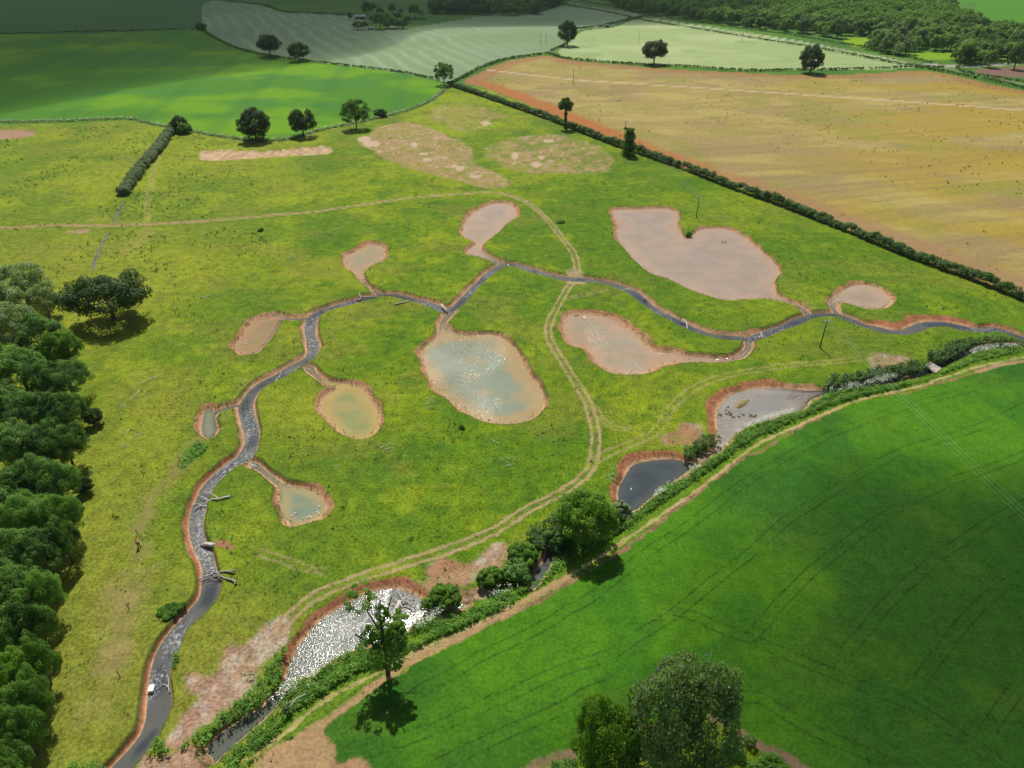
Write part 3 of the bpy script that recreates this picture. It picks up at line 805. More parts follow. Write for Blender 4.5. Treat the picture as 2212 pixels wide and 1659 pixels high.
class MB:
    """collects quads, boxes and tubes as one mesh"""
    def __init__(s): s.V = []; s.F = []; s.n = 0
    def add(s, V, F):
        V = np.asarray(V, float); F = np.asarray(F, int)
        s.V.append(V); s.F.append(F + s.n); s.n += len(V)
    def tube(s, P, R, k=7, cap=True):
        P = np.asarray(P, float); R = np.broadcast_to(np.asarray(R, float), (len(P),))
        d = np.gradient(P, axis=0); V = []
        ref = np.array([.31, .17, .94])
        for i in range(len(P)):
            t_ = d[i] / (np.linalg.norm(d[i]) + 1e-9)
            r0 = ref if abs(t_ @ ref) < .93 else np.array([1., 0, 0])
            a_ = np.cross(t_, r0); a_ /= np.linalg.norm(a_)
            b_ = np.cross(t_, a_)
            an = np.arange(k) / k * 2 * math.pi
            V.append(P[i] + R[i] * (np.cos(an)[:, None] * a_ + np.sin(an)[:, None] * b_))
        V = np.concatenate(V)
        F = []
        for i in range(len(P) - 1):
            for j in range(k):
                F.append([i * k + j, i * k + (j + 1) % k, (i + 1) * k + (j + 1) % k, (i + 1) * k + j])
        nv = len(V)
        if cap:
            V = np.concatenate([V, P[:1], P[-1:]])
            e_ = (len(P) - 1) * k
            for j in range(k):
                F.append([nv, (j + 1) % k, j, nv])
                F.append([nv + 1, e_ + j, e_ + (j + 1) % k, nv + 1])
        s.add(V, F)
    def box(s, c, size, rz=0.0, taper=1.0):
        x, y, z = [v / 2 for v in size]
        V = np.array([[-x, -y, -z], [x, -y, -z], [x, y, -z], [-x, y, -z],
                      [-x * taper, -y * taper, z], [x * taper, -y * taper, z], [x * taper, y * taper, z], [-x * taper, y * taper, z]])
        cr, sr = math.cos(rz), math.sin(rz)
        V = np.stack([V[:, 0] * cr - V[:, 1] * sr, V[:, 0] * sr + V[:, 1] * cr, V[:, 2]], 1) + np.asarray(c)
        s.add(V, [[3, 2, 1, 0], [4, 5, 6, 7], [0, 1, 5, 4], [1, 2, 6, 5], [2, 3, 7, 6], [3, 0, 4, 7]])
    def build(s, name, mat, parent=None, smooth_f=False):
        F = []
        V = np.concatenate(s.V)
        me = bpy.data.meshes.new(name)
        fs = []
        for f in np.concatenate(s.F):
            fs.append([int(f[0]), int(f[1]), int(f[2])] if f[3] == f[0] else [int(q) for q in f])
        me.from_pydata(V.tolist(), [], fs); me.update()
        if smooth_f:
            for p in me.polygons: p.use_smooth = True
        if mat: me.materials.append(mat)
        o = bpy.data.objects.new(name, me); COL.objects.link(o)
        if parent: o.parent = parent
        return o

def leaves(Cn, Nr, size, asp=1.0):
    """diamond leaf sprays: centres, normals, sizes -> verts, faces"""
    n_ = len(Cn)
    Nr = Nr / (np.linalg.norm(Nr, axis=1)[:, None] + 1e-9)
    r = rng.normal(size=(n_, 3))
    A = np.cross(Nr, r); A /= (np.linalg.norm(A, axis=1)[:, None] + 1e-9)
    B = np.cross(Nr, A)
    s = np.asarray(size).reshape(-1, 1) if np.ndim(size) else size
    V = np.stack([Cn - A * s * .5, Cn - B * s * .5 * asp + Nr * s * .08, Cn + A * s * .5, Cn + B * s * .5 * asp + Nr * s * .08], 1).reshape(-1, 3)
    F = np.arange(4 * n_).reshape(-1, 4)
    return V, F
def rdir(n_):
    d = rng.normal(size=(n_, 3)); return d / np.linalg.norm(d, axis=1)[:, None]

# ------------------------------------------------------------------ ground and water objects
def grid_faces(mask=None):
    i = np.arange(NR - 1)[:, None] * NC + np.arange(NC - 1)[None, :]
    F = np.stack([i, i + 1, i + NC + 1, i + NC], -1).reshape(-1, 4)
    if mask is not None:
        F = F[mask[F].any(1)]
    return F
def put_attr(me, name, typ, arr):
    a_ = me.attributes.new(name, typ, 'POINT')
    if typ == 'FLOAT_COLOR':
        arr = np.concatenate([arr, np.ones((len(arr), 1))], 1)
        a_.data.foreach_set('color', arr.astype(np.float32).ravel())
    else:
        a_.data.foreach_set('value', arr.astype(np.float32).ravel())

ground = mesh_np('ground', np.stack([GX, GY, Z], 1), grid_faces(), mat_ground(), smooth_f=True)
put_attr(ground.data, 'col', 'FLOAT_COLOR', base)
put_attr(ground.data, 'par', 'FLOAT_COLOR', np.stack([NAMP, BMP, PATCH], 1))
tag(ground, 'meadow, crop and pasture land cut by ponds and a winding stream', None, None, 'structure')

RIFF = np.zeros(N)
for (px_, py_, L_, W_) in ((674, 700, 3, 9), (676, 738, 3, 9), (690, 765, 3, 5), (648, 795, 4, 3), (540, 900, 3, 7), (535, 925, 3, 6), (555, 880, 3, 4), (530, 992, 4, 5), (505, 1010, 5, 4), (470, 1040, 3, 4),
                           (428, 1120, 3, 8), (426, 1150, 3, 8), (432, 1200, 3, 6), (440, 1222, 3, 4), (945, 662, 4, 4), (925, 655, 5, 3), (760, 655, 9, 3), (720, 665, 7, 3), (1055, 592, 5, 5), (1030, 622, 3, 5),
                           (1120, 578, 6, 4), (1155, 590, 6, 3), (1345, 622, 6, 4), (1425, 678, 6, 5), (1650, 722, 8, 3), (1700, 708, 8, 3), (2130, 712, 8, 3), (330, 1470, 1.5, 4), (380, 1370, 2, 4)):
    c_ = G((px_, py_))
    RIFF = np.maximum(RIFF, np.exp(-((GX - c_[0]) / L_) ** 2 - ((GY - c_[1]) / W_) ** 2))
wm = DW < 1.2
F = grid_faces(wm)
used = np.unique(F); remap = np.zeros(N, int); remap[used] = np.arange(len(used))
water = mesh_np('water', np.stack([GX[used], GY[used], np.full(len(used), ZW)], 1), remap[F], mat_water(), smooth_f=True)
put_attr(water.data, 'col', 'FLOAT_COLOR', WCOL[used])
put_attr(water.data, 'flow', 'FLOAT', WK[used])
ch_ = CHOP * np.where(WK > .5, .12 + .88 * ss(fbm(GX, GY, 9, 701, 3), .46, .58), .35 + .65 * ss(fbm(GX, GY, 15, 702, 3), .36, .54))
n3_w = fbm(GX, GY, 8, 703, 3)
# the right part of the big pond and the top of the red-banked pool lie in the lee
lee = np.maximum(ss(GX - G((1040, 800))[0] + 9 * (n3_w - .5), -7, 9) * (np.abs(GY - G((1075, 800))[1]) < 45) * (np.abs(GX - G((1075, 800))[0]) < 22), ss(GX - G((815, 1310))[0], -1, 2) * (np.hypot(GX - G((850, 1310))[0], GY - G((850, 1310))[1]) < 9))
q_ = G((598, 1500)); calm_ = ss(GY, q_[1] + 2, q_[1] - 2) * ss(-GX, -q_[0] - 30, -q_[0] - 8) * (WK < .5)
ch_ = ch_ * (1 - .85 * lee) * (1 - .8 * calm_)
ch_ = np.where(WK > .5, .14 + .62 * RIFF, ch_)
put_attr(water.data, 'chop', 'FLOAT', ch_[used])
put_attr(water.data, 'riffle', 'FLOAT', RIFF[used])
tag(water, 'silty ponds and grey stream water', None, None, 'structure')

def gz(x, y):
    return 0.0

# ------------------------------------------------------------------ trees
BARK = mat_plain('bark', (.10, .075, .05), .9, .4, 2.0)
BARK_G = mat_plain('grey_bark', (.22, .20, .17), .9, .3, 2.0)
DEAD = mat_plain('bleached_wood', (.55, .51, .45), .8, .25, 4.0)
DEAD_G = mat_plain('grey_dead_wood', (.30, .27, .24), .85, .3, 4.0)
L_OAK = mat_leaf('oak_leaves', (.030, .070, .014), (.075, .145, .026), .35)
L_DARK = mat_leaf('dark_leaves', (.035, .10, .018), (.19, .36, .07), .42)
L_MID = mat_leaf('green_leaves', (.045, .125, .02), (.21, .39, .065), .42)
L_PALE = mat_leaf('pale_grey_leaves', (.13, .21, .08), (.30, .40, .18), .4)
L_BRIGHT = mat_leaf('bright_leaves', (.085, .20, .015), (.22, .40, .04), .45)
L_HEDGE = mat_leaf('hedge_leaves', (.050, .115, .022), (.13, .24, .05), .35, .7)
L_GREYH = mat_leaf('clipped_hedge_leaves', (.12, .19, .08), (.22, .31, .14), .35, .7)
L_NETTLE = mat_leaf('nettle_leaves', (.09, .22, .025), (.22, .40, .06), .45, .6)
L_WILLOW = mat_leaf('willow_leaves', (.10, .23, .04), (.24, .42, .10), .4, .8)
L_WEED = mat_leaf('weed_leaves', (.045, .12, .022), (.11, .22, .04), .35, .8)
L_FAR1 = mat_leaf('far_dark_leaves', (.055, .13, .035), (.15, .27, .065), .4, .12)
L_FAR2 = mat_leaf('far_green_leaves', (.09, .19, .04), (.23, .39, .085), .4, .12)
L_FAR3 = mat_leaf('far_pale_leaves', (.12, .21, .09), (.26, .37, .17), .35, .12)
L_FLOWER = mat_leaf('white_flowers', (.55, .60, .50), (.85, .88, .82), .2, 1.0)
L_RUSH = mat_leaf('pale_rush_leaves', (.20, .30, .11), (.42, .50, .28), .35, 1.0)

def crown_mesh(R, a, cz, nb, nl, ls, lump=.25, br=(.17, .28), low=-.7, hollow=.55, squash=.85):
    """leaf sprays on many boughs spread over an uneven ellipsoid; returns V, F and bough centres"""
    Vs, Fs, cen, off = [], [], [], 0
    ph = rng.random(6) * 6.28
    for i in range(nb):
        while True:
            d = rdir(1)[0]
            if d[2] > low and rng.random() < (.55 + .45 * max(d[2] + .3, 0)): break
        az = math.atan2(d[1], d[0])
        w = 1 + lump * (math.sin(2 * az + ph[0]) * .5 + math.sin(3 * az + ph[1]) * .4 + math.sin(5 * az + 4 * d[2] + ph[2]) * .35)
        rr = (hollow + (1 - hollow) * rng.random() ** .5) * w
        br_ = R * rng.uniform(*br)
        c = np.array([d[0] * (R - br_ * .7) * rr, d[1] * (R - br_ * .7) * rr, cz + d[2] * (a - br_ * .6) * rr * (1 if d[2] > 0 else .9)])
        cen.append(c)
        n_ = int(nl * (br_ / (R * .22)) ** 2)
        q = rdir(int(n_ * 1.35)); q = q[(q @ d > -.55) & (q[:, 2] > -.75)]
        pos = c + q * br_ * (.72 + .34 * rng.random((len(q), 1))) * np.array([1, 1, squash])
        V, F = leaves(pos, q + .75 * rng.normal(size=q.shape) * .7 + np.array([0, 0, .5]), ls * rng.uniform(.7, 1.35, len(q)))
        Vs.append(V); Fs.append(F + off); off += len(V)
    return np.concatenate(Vs), np.concatenate(Fs), np.array(cen)

def make_tree(name, leafmat, R, H, cz, a, nb, nl, ls, barkmat=BARK, tr=.035, limbs=7, **kw):
    """an empty at the foot of the tree that parents trunk and crown"""
    root = empty(name)
    V, F, cen = crown_mesh(R, a, cz, nb, nl, ls, **kw)
    mesh_np('crown', V, F, leafmat, root)
    mb = MB()
    r0 = H * tr
    top = cz + a * .25
    P = np.array([[0, 0, -.3], [.02 * H, 0, top * .35], [0, .02 * H, top * .7], [.01 * H, 0, top]])
    mb.tube(smooth(P, False, 3), np.linspace(r0 * 1.25, r0 * .35, 10), 8)
    for i in range(limbs):
        c = cen[rng.integers(len(cen))]
        b0 = np.array([0, 0, top * rng.uniform(.35, .8)])
        mid = (b0 + c) / 2 + np.array([0, 0, -.06 * H * rng.random()])
        mb.tube(smooth(np.array([b0, mid, c]), False, 3), np.linspace(r0 * .45, r0 * .10, 7), 6)
    mb.build('trunk', barkmat, root, True)
    root['R0'] = R; root['H0'] = H; root['cz'] = cz / H; root['a'] = a / H
    return root

PROTO = {}
def protos():
    PROTO['oak'] = make_tree('oak_tree', L_OAK, 9, 13, 7.1, 5.6, 170, 190, .36, lump=.28, br=(.12, .24), low=-.8)
    PROTO['oak2'] = make_tree('oak_tree', L_OAK, 8, 13, 6.9, 5.9, 130, 190, .37, lump=.36, br=(.13, .25), low=-.85)
    PROTO['oak3'] = make_tree('oak_tree', L_OAK, 7, 13, 6.6, 6.2, 120, 190, .37, lump=.22, br=(.14, .26), low=-.95)
    PROTO['ash'] = make_tree('ash_tree', L_MID, 7, 14, 8, 6.2, 120, 190, .36, BARK_G, .022, 10, lump=.30, br=(.12, .22), low=-.75)
    PROTO['wood1'] = make_tree('broadleaf_tree', L_DARK, 8, 15, 8.5, 6.7, 190, 190, .34, lump=.3, br=(.10, .22))
    PROTO['wood2'] = make_tree('broadleaf_tree', L_MID, 8, 15, 8.5, 6.7, 190, 190, .33, lump=.32, br=(.10, .22))
    PROTO['wood3'] = make_tree('broadleaf_tree', L_PALE, 7.5, 15, 8.5, 6.8, 150, 190, .32, BARK_G, lump=.2, br=(.12, .22))
    PROTO['wood4'] = make_tree('broadleaf_tree', L_BRIGHT, 7.5, 14, 8, 6.3, 130, 200, .38, lump=.2, br=(.13, .24))
    PROTO['wood5'] = make_tree('broadleaf_tree', mat_leaf('grey_green_leaves', (.06, .13, .035), (.30, .42, .16), .4, .8), 8, 15, 8.0, 7.0, 210, 210, .30, BARK_G, lump=.22, br=(.11, .22), low=-.95, hollow=.4)
    PROTO['bush'] = make_tree('round_bush', L_DARK, 3, 3.6, 1.7, 1.9, 40, 120, .30, lump=.2, br=(.22, .36), low=-.9)
    PROTO['far1'] = make_tree('wood_tree', L_FAR1, 8, 14, 7.5, 6.6, 34, 60, .85, lump=.2, br=(.18, .34), limbs=1)
    PROTO['far2'] = make_tree('wood_tree', L_FAR2, 8, 14, 7.5, 6.6, 36, 60, .82, lump=.3, br=(.18, .34), limbs=1)
    PROTO['far3'] = make_tree('wood_tree', L_FAR3, 7.5, 13, 7.2, 6.0, 36, 60, .78, lump=.25, br=(.18, .32), limbs=1)
    for p in PROTO.values():
        p['used'] = 0
protos()

def inst(kind, x, y, R, H, rz=None, z=0.0):
    p = PROTO[kind]
    if p['used'] == 0:
        o = p
    else:
        o = copy_tree(p)
    p['used'] = p['used'] + 1
    for key in list(o.keys()):
        if key in ('label', 'category', 'group', 'kind'): del o[key]
    o.location = (x, y, z)
    o.rotation_euler = (0, 0, rng.random() * 6.28 if rz is None else rz)
    sx = R / p['R0']; sz = H / p['H0']
    o.scale = (sx, sx * rng.uniform(.93, 1.07), sz)
    return o

def tree_at(kind, base_px, width, top, label, cat='tree', group=None, name=None, rz=None):
    """a tree whose foot stands at the picture point; width and top give its true size"""
    p = PROTO[kind]
    x, y = G(base_px)
    dist = math.hypot(x, y)
    t_ = depth(base_px[1])
    R = width * .5 * t_ / FOC * .97
    dp = math.atan2(HC, dist)
    k = FOC / t_
    H = 4.0
    while H < 30:
        up = p['cz'] * H * math.cos(dp) + math.hypot(p['a'] * H * math.cos(dp), R * math.sin(dp))
        if up * k >= base_px[1] - top: break
        H += .2
    o = inst(kind, x, y, R, H, rz)
    if name: o.name = name
    tag(o, label, cat, group)
    return o

tree_at('oak', (246, 690), 158, 588, 'large dark spreading oak standing alone beside the left woodland', group='field oaks')
tree_at('oak3', (555, 302), 76, 239, 'round dark oak on the flowery ditch, left one of two oaks behind the pale scrape', group='field oaks')
tree_at('oak2', (656, 294), 56, 239, 'smaller dark oak on the ditch, right one of two oaks behind the pale scrape', group='field oaks')
tree_at('ash', (770, 278), 62, 221, 'grey green ash with ivy on the ditch right of the two oaks', group='field trees')
tree_at('oak3', (390, 284), 40, 253, 'dark squat tree at the head of the clipped hedge', group='field trees')
tree_at('oak', (585, 122), 56, 79, 'dark tree on the far hedge in cloud shade, left of a pair')
tree_at('oak2', (646, 132), 46, 95, 'dark gappy tree on the far hedge in cloud shade, right of a pair')
tree_at('ash', (960, 184), 42, 141, 'grey green tree where the far hedges meet at the corner of the tan field')
tree_at('oak2', (1226, 99), 42, 49, 'tall dark tree between the two pale mown fields')
tree_at('oak', (1412, 139), 55, 92, 'dark oak on the hedge above the tan field, left of two')
tree_at('oak3', (1749, 158), 56, 104, 'dark oak on the hedge above the tan field, right of two')
tree_at('wood4', (1262, 1168), 128, 1060, 'bushy green tree on the river below the dark pool')
BIG = tree_at('wood5', (1442, 1700), 236, 1450, 'big tree with pale twigs at the bottom edge of the crop field', name='big_ash_tree')
tree_at('wood4', (1300, 1700), 150, 1540, 'bright green tree left of the big pale twigged tree at the bottom edge')
for (q, w, tp, lb) in (((822, 252), 30, 243, 'small dark bush on the flowery ditch right of the ash'),
                       ((400, 288), 34, 268, 'low dark bush beside the squat tree on the ditch'),
                       ((436, 66), 22, 52, 'small dark bush at the corner of the far hedges')):
    tree_at('bush', q, w, tp, lb, 'bush')

for i in range(16):
    d_ = rdir(1)[0]; d_[2] = abs(d_[2]) * .8 + .2; d_ /= np.linalg.norm(d_)
    e_ = np.array([d_[0] * 8.0, d_[1] * 8.0, 8.0 + d_[2] * 6.9]); s0 = e_ * .72 + np.array([0, 0, 8.0]) * .28
    m = MB(); m.tube(smooth([s0, (s0 + e_) / 2 + rng.normal(size=3) * .5, e_ * .97 + rng.normal(size=3) * .3], False, 3), np.linspace(.13, .03, 7), 5)
    a_ = (s0 + e_) / 2; m.tube([a_, a_ + (e_ - a_) * .8 + rng.normal(size=3) * .9], [.06, .02], 4)
    m.build('twig', DEAD_G, BIG, True)
# two ivy-clad trees on the long hedge
def ivy_tree(base, w, top, ballfrac, label):
    x, y = G(base); t_ = depth(base[1]); k = FOC / t_
    root = empty('ivy_tree', (x, y, 0))
    dp = math.atan2(HC, math.hypot(x, y))
    H = (base[1] - top) / (k * math.cos(dp)) * .97
    Rr = w * .5 / k
    Vs, Fs, off = [], [], 0
    if ballfrac > 0:
        V, F, cen = crown_mesh(Rr, H * ballfrac * .5, H * (1 - ballfrac * .5), 34, 150, .32, lump=.3, br=(.25, .4), low=-.9)
        Vs.append(V); Fs.append(F); off = len(V)
        n_ = 2600; zz = rng.random(n_) * H * .66; rr = .75 + .35 * np.sin(zz * 2) * .5
    else:
        n_ = 7000; zz = rng.random(n_) * H * .97; rr = Rr * (1.0 - .45 * (zz / H) ** 2) * (1 + .22 * np.sin(zz * 1.7))
        cen = np.array([[0, 0, H * .7]])
    q = rdir(n_); q[:, 2] *= .3
    pos = q * rr[:, None] * (.75 + .35 * rng.random((n_, 1))); pos[:, 2] = zz
    V, F = leaves(pos, q + .5 * rng.normal(size=q.shape), .34 * rng.uniform(.7, 1.3, n_))
    Vs.append(V); Fs.append(F + off)
    mesh_np('crown', np.concatenate(Vs), np.concatenate(Fs), L_DARK, root)
    mb = MB(); mb.tube([[0, 0, -.2], [.2, 0, H * .4], [0, .1, H * .85]], [.4, .3, .12], 7)
    mb.tube([[.1, 0, H * .5], [-1.4, 0, H * .72], [-2.2, .1, H * .95]], [.16, .10, .04], 5)
    mb.build('trunk', BARK, root, True)
    if ballfrac == 0:
        V, F, _ = crown_mesh(.9, .8, 0, 6, 60, .26, br=(.3, .5))
        V = V + np.array([-2.4, .1, H * .98]); mesh_np('side_bough', V, F, L_DARK, root)
    tag(root, label, 'tree')
ivy_tree((1221, 277), 28, 213, .52, 'slim tree with a round top and ivy clad trunk on the long hedge')
ivy_tree((1357, 335), 29, 278, 0, 'thick ivy covered column of a tree on the long hedge')

# the leaning half-dead tree on the lower river bank
def river_tree():
    x, y = G((838, 1457)); root = empty('leaning_tree', (x, y, 0))
    mb = MB()
    S = [[0, 0, -.2], [.15, .1, 3], [0, .3, 7], [0, .6, 10.5]]
    mb.tube(smooth(S, False, 4), np.linspace(.36, .2, 13), 8)
    br = [([0, .4, 7.5], [-1.2, 1.4, 9.2], [-2.6, 2.4, 11.6], .17), ([0, .2, 5], [-2.2, -.2, 7.5], [-3.4, -.4, 9], .2),
          ([0, .2, 5.5], [1.8, .5, 8], [2.6, .9, 9.8], .2), ([-.2, .5, 9], [1.0, 1.2, 12], [1.6, 1.4, 14], .18),
          ([0, 0, 4], [1.8, -1.2, 5.4], [3.6, -1.4, 5.2], .12), ([0, .2, 4.4], [2.4, .8, 5.2], [4.4, .4, 4.6], .08)]
    for p0, p1, p2, r in br:
        mb.tube(smooth([p0, p1, p2], False, 3), np.linspace(r, r * .3, 7), 6)
    mb.build('trunk', BARK, root, True)
    m2 = MB(); m2.tube([[-.3, .6, 10.6], [-.1, .9, 12.5], [.3, 1.0, 14.2]], [.36, .26, .06], 7)
    m2.tube([[-.1, .8, 12], [.9, 1.0, 13.4]], [.12, .04], 5)
    m2.build('dead_stem', DEAD, root, True)
    Vs, Fs, off = [], [], 0
    for (cx, cy, cz_, R, a_, nb, nl) in ((-2.9, 2.6, 12.3, 2.3, 2.0, 26, 75), (-1.6, -.2, 6.2, 1.7, 1.7, 20, 70), (.1, -.5, 5.4, 2.8, 2.4, 46, 70), (-.9, .4, 7.4, 1.8, 1.7, 20, 70), (1.3, -.3, 7.2, 1.7, 1.8, 20, 80),
                                         (0, .1, 3.6, 1.5, 1.6, 14, 80), (-1.3, .6, 8.3, 1.4, 1.2, 12, 70), (1.9, .9, 9.6, 1.6, 1.5, 16, 70), (.2, .7, 11.6, 1.0, 2.0, 16, 70), (.9, .6, 10.4, 1.3, 1.6, 14, 70)):
        V, F, _ = crown_mesh(R, a_, 0, nb, int(nl * .8), .22, lump=.35, br=(.14, .27), low=-.9)
        V = V + np.array([cx, cy, cz_])
        Vs.append(V); Fs.append(F + off); off += len(V)
    mesh_np('crown', np.concatenate(Vs), np.concatenate(Fs), mat_leaf('sparse_leaves', (.11, .24, .03), (.30, .48, .07), .45), root)
    tag(root, 'leaning half dead tree with twisted stems on the lower river bank', 'tree')
river_tree()

# woodland along the left edge
WOOD_L = [  # x, y of the crown in the picture, crown width, kind
 (-30, 640, 130, 'wood3'), (40, 600, 120, 'wood3'), (82, 620, 74, 'wood3'), (20, 690, 130, 'wood3'), (78, 700, 110, 'wood1'), (122, 722, 80, 'wood4'), (-60, 760, 140, 'wood1'),
 (30, 770, 120, 'wood1'), (134, 790, 100, 'wood2'), (90, 790, 90, 'wood2'), (-20, 850, 130, 'wood1'), (60, 860, 110, 'wood1'), (120, 860, 100, 'wood1'), (176, 842, 44, 'oak3'),
 (10, 930, 130, 'wood1'), (80, 930, 100, 'wood1'), (125, 930, 88, 'wood2'), (150, 985, 44, 'oak3'), (50, 1000, 110, 'wood2'), (105, 1010, 96, 'wood1'), (-30, 1040, 140, 'wood1'),
 (40, 1080, 110, 'wood2'), (110, 1080, 96, 'wood2'), (0, 1160, 130, 'wood1'), (80, 1160, 110, 'wood1'), (118, 1130, 76, 'wood1'), (30, 1240, 120, 'wood1'), (70, 1250, 88, 'wood2'), (-50, 1240, 140, 'wood2'),
 (50, 1320, 96, 'wood1'), (-10, 1330, 120, 'wood2'), (60, 1390, 84, 'wood2'), (10, 1420, 120, 'wood4'), (45, 1470, 90, 'wood2'), (-20, 1510, 130, 'wood2'), (25, 1540, 90, 'wood2'),
 (-10, 1620, 110, 'wood1'), (10, 1680, 90, 'wood2')]
NICE = {'wood1': 'dark green', 'wood2': 'mid green', 'wood3': 'pale grey green', 'wood4': 'bright light green', 'oak3': 'small dark'}
for (px, py, w, kd) in WOOD_L:
    # the crown centre is ~9 m up: find the foot below it
    x, y = G((px, py), 8.5)
    t_ = depth(py) * (HC - 8.5) / HC
    R = w * .485 * t_ / FOC
    H = min(max(R * 1.7, 9), 15.5) if kd != 'oak3' else R * 2
    o = inst(kd, x, y, R, H)
    o.name = 'broadleaf_tree'
    tag(o, '%s leafy tree crowded into the woodland along the left edge' % NICE[kd], 'tree', 'woodland trees on the left, ' + NICE[kd])
# ------------------------------------------------------------------ hedges
def hedge(pts, w, h, mat, label, ls=.4, dens=1.0, wild=.35, name='hedge', group='field hedges', cat='hedge', n=3):
    g = G(smooth(np.array(pts, float), False, n), 0)
    seg = np.linalg.norm(np.diff(g, axis=0), axis=1); cum = np.concatenate([[0], np.cumsum(seg)])
    L = cum[-1]
    org = g[len(g) // 2]
    r = min(w, h) * .36
    nb = int(L * max(w, 1.4) * (h + 1) / (r * r * 2.6) * .33 * dens)
    t_ = np.sort(rng.random(nb)) * L
    cx = np.interp(t_, cum, g[:, 0]); cy = np.interp(t_, cum, g[:, 1])
    dx = np.interp(t_, (cum[1:] + cum[:-1]) / 2, np.diff(g[:, 0]) / seg); dy = np.interp(t_, (cum[1:] + cum[:-1]) / 2, np.diff(g[:, 1]) / seg)
    hv = 1 + wild * (fbm(cx, cy, 5.0, 301) - .5) * 2 + wild * .5 * (vn(cx, cy, 1.6, 302) - .5) * 2
    lat = (rng.random(nb) - .5) * max(w - 1.6 * r, .2)
    cz = r * .6 + rng.random(nb) ** .6 * np.maximum(h * hv - r * 1.5, .05)
    nl = max(5, int(4 * math.pi * r * r / (ls * ls * .5) * .55))
    q = rdir(nb * nl)
    q[:, 2] = np.where(q[:, 2] < -.4, -q[:, 2], q[:, 2])
    c = np.repeat(np.stack([cx - dy * lat, cy + dx * lat, cz], 1), nl, 0)
    pos = c + q * r * (.75 + .4 * rng.random((nb * nl, 1)))
    pos[:, 2] = np.maximum(pos[:, 2], .05)
    V, F = leaves(pos - np.array([org[0], org[1], 0]), q + .5 * rng.normal(size=q.shape) + np.array([0, 0, .7]), ls * rng.uniform(.7, 1.3, len(q)))
    root = mesh_np(name, V, F, mat); root.location = (org[0], org[1], 0)
    tag(root, label, cat, group)
    return root

hedge(Vp('968,184 1010,197 1100,228 1200,263 1300,303 1400,338 1500,374 1600,413 1700,448 1800,488 1900,528 2000,568 2100,603 2212,648 2320,692'), 3.6, 3.0, L_HEDGE, 'long bushy hedge running diagonally between the meadow and the tan field', .38, 2.2, .35)
hedge(Vp('377,277 360,300 335,334 310,362 288,392 264,424'), 5.2, 3.2, L_GREYH, 'thick grey green clipped hedge in the left meadow', .34, 2.2, .10)
hedge(Vp('-300,76 0,74 130,71 255,68'), 2.0, 1.8, L_HEDGE, 'low dark hedge across the far left fields, left of the gap', .9)
hedge(Vp('265,69 340,66 420,64 446,66'), 2.0, 1.8, L_HEDGE, 'low dark hedge across the far left fields, right of the gap', .9)
hedge(Vp('440,68 455,77 500,100 560,118 640,130 750,143 860,156 950,174'), 2.0, 1.7, L_HEDGE, 'hedge between the bright green field and the shaded mown field', .75)
hedge(Vp('975,180 1010,163 1035,149 1090,130 1150,121 1185,117 1225,128 1330,137 1400,142 1500,146 1600,154 1700,153 1800,152 1900,149 2000,146 2040,148'), 2.4, 1.9, L_HEDGE, 'hedge along the top of the tan field', .75)
hedge(Vp('1190,110 1215,100 1232,88'), 2.4, 1.6, L_HEDGE, 'short hedge below the tall dark tree between the pale fields', .75)
hedge(Vp('1240,63 1290,59 1330,50 1390,36 1430,37'), 2.6, 2.2, L_HEDGE, 'short dark hedge between the two pale mown fields', .85)
hedge(Vp('480,4 560,10 600,22 620,27 680,29 760,33'), 2.4, 2.0, L_HEDGE, 'hedge at the top of the shaded mown field, left of the copse', 1.0)
hedge(Vp('925,30 1000,31 1100,36 1160,28 1200,14 1225,8'), 3.2, 2.4, L_HEDGE, 'hedge at the top of the shaded mown field, right of the copse', 1.0)
hedge(Vp('890,44 905,42 922,44'), 3.0, 2.0, L_HEDGE, 'short clipped hedge on the grass beside the copse', .9)
hedge(Vp('1225,12 1320,28 1400,46 1500,62 1600,79 1700,94 1752,102'), 2.0, 1.6, L_HEDGE, 'lower hedge of the lane beside the pale field, far stretch', .85)
hedge(Vp('1775,107 1850,121 1930,137 2000,149 2080,164 2150,178 2212,191 2400,232'), 2.4, 1.9, L_HEDGE, 'lower hedge of the lane above the tan field, near stretch', .8)
hedge(Vp('1250,2 1330,16 1400,33 1500,47 1600,62 1700,75 1800,92 1900,110 1990,131 2012,137'), 2.0, 1.7, L_HEDGE, 'upper hedge of the lane along the foot of the wood', .85)
hedge(Vp('2068,150 2090,158 2140,168 2212,178 2400,214'), 2.2, 1.8, L_HEDGE, 'hedge on the near side of the brown field at the right edge', .8)
hedge(Vp('2064,148 2080,143 2140,140 2212,137 2400,125'), 2.2, 1.8, L_HEDGE, 'hedge along the top of the brown field at the right edge', .8)
hedge(Vp('2145,66 2180,70 2212,73 2300,78'), 3, 2.2, L_HEDGE, 'hedge at the foot of the bright green field in the top right corner', 1.0)
hedge(T(2, 3, '1830,1430 1950,1500 2100,1590') + T(3, 3, '60,1690 200,1780'), 4.0, 1.8, L_NETTLE, 'bushy green hedge at the bottom edge right of the big tree', .32)
hedge(Vp('1160,1690 1215,1668 1240,1660'), 2.5, 1.5, L_NETTLE, 'small hedge at the bottom edge left of the bright tree', .32)

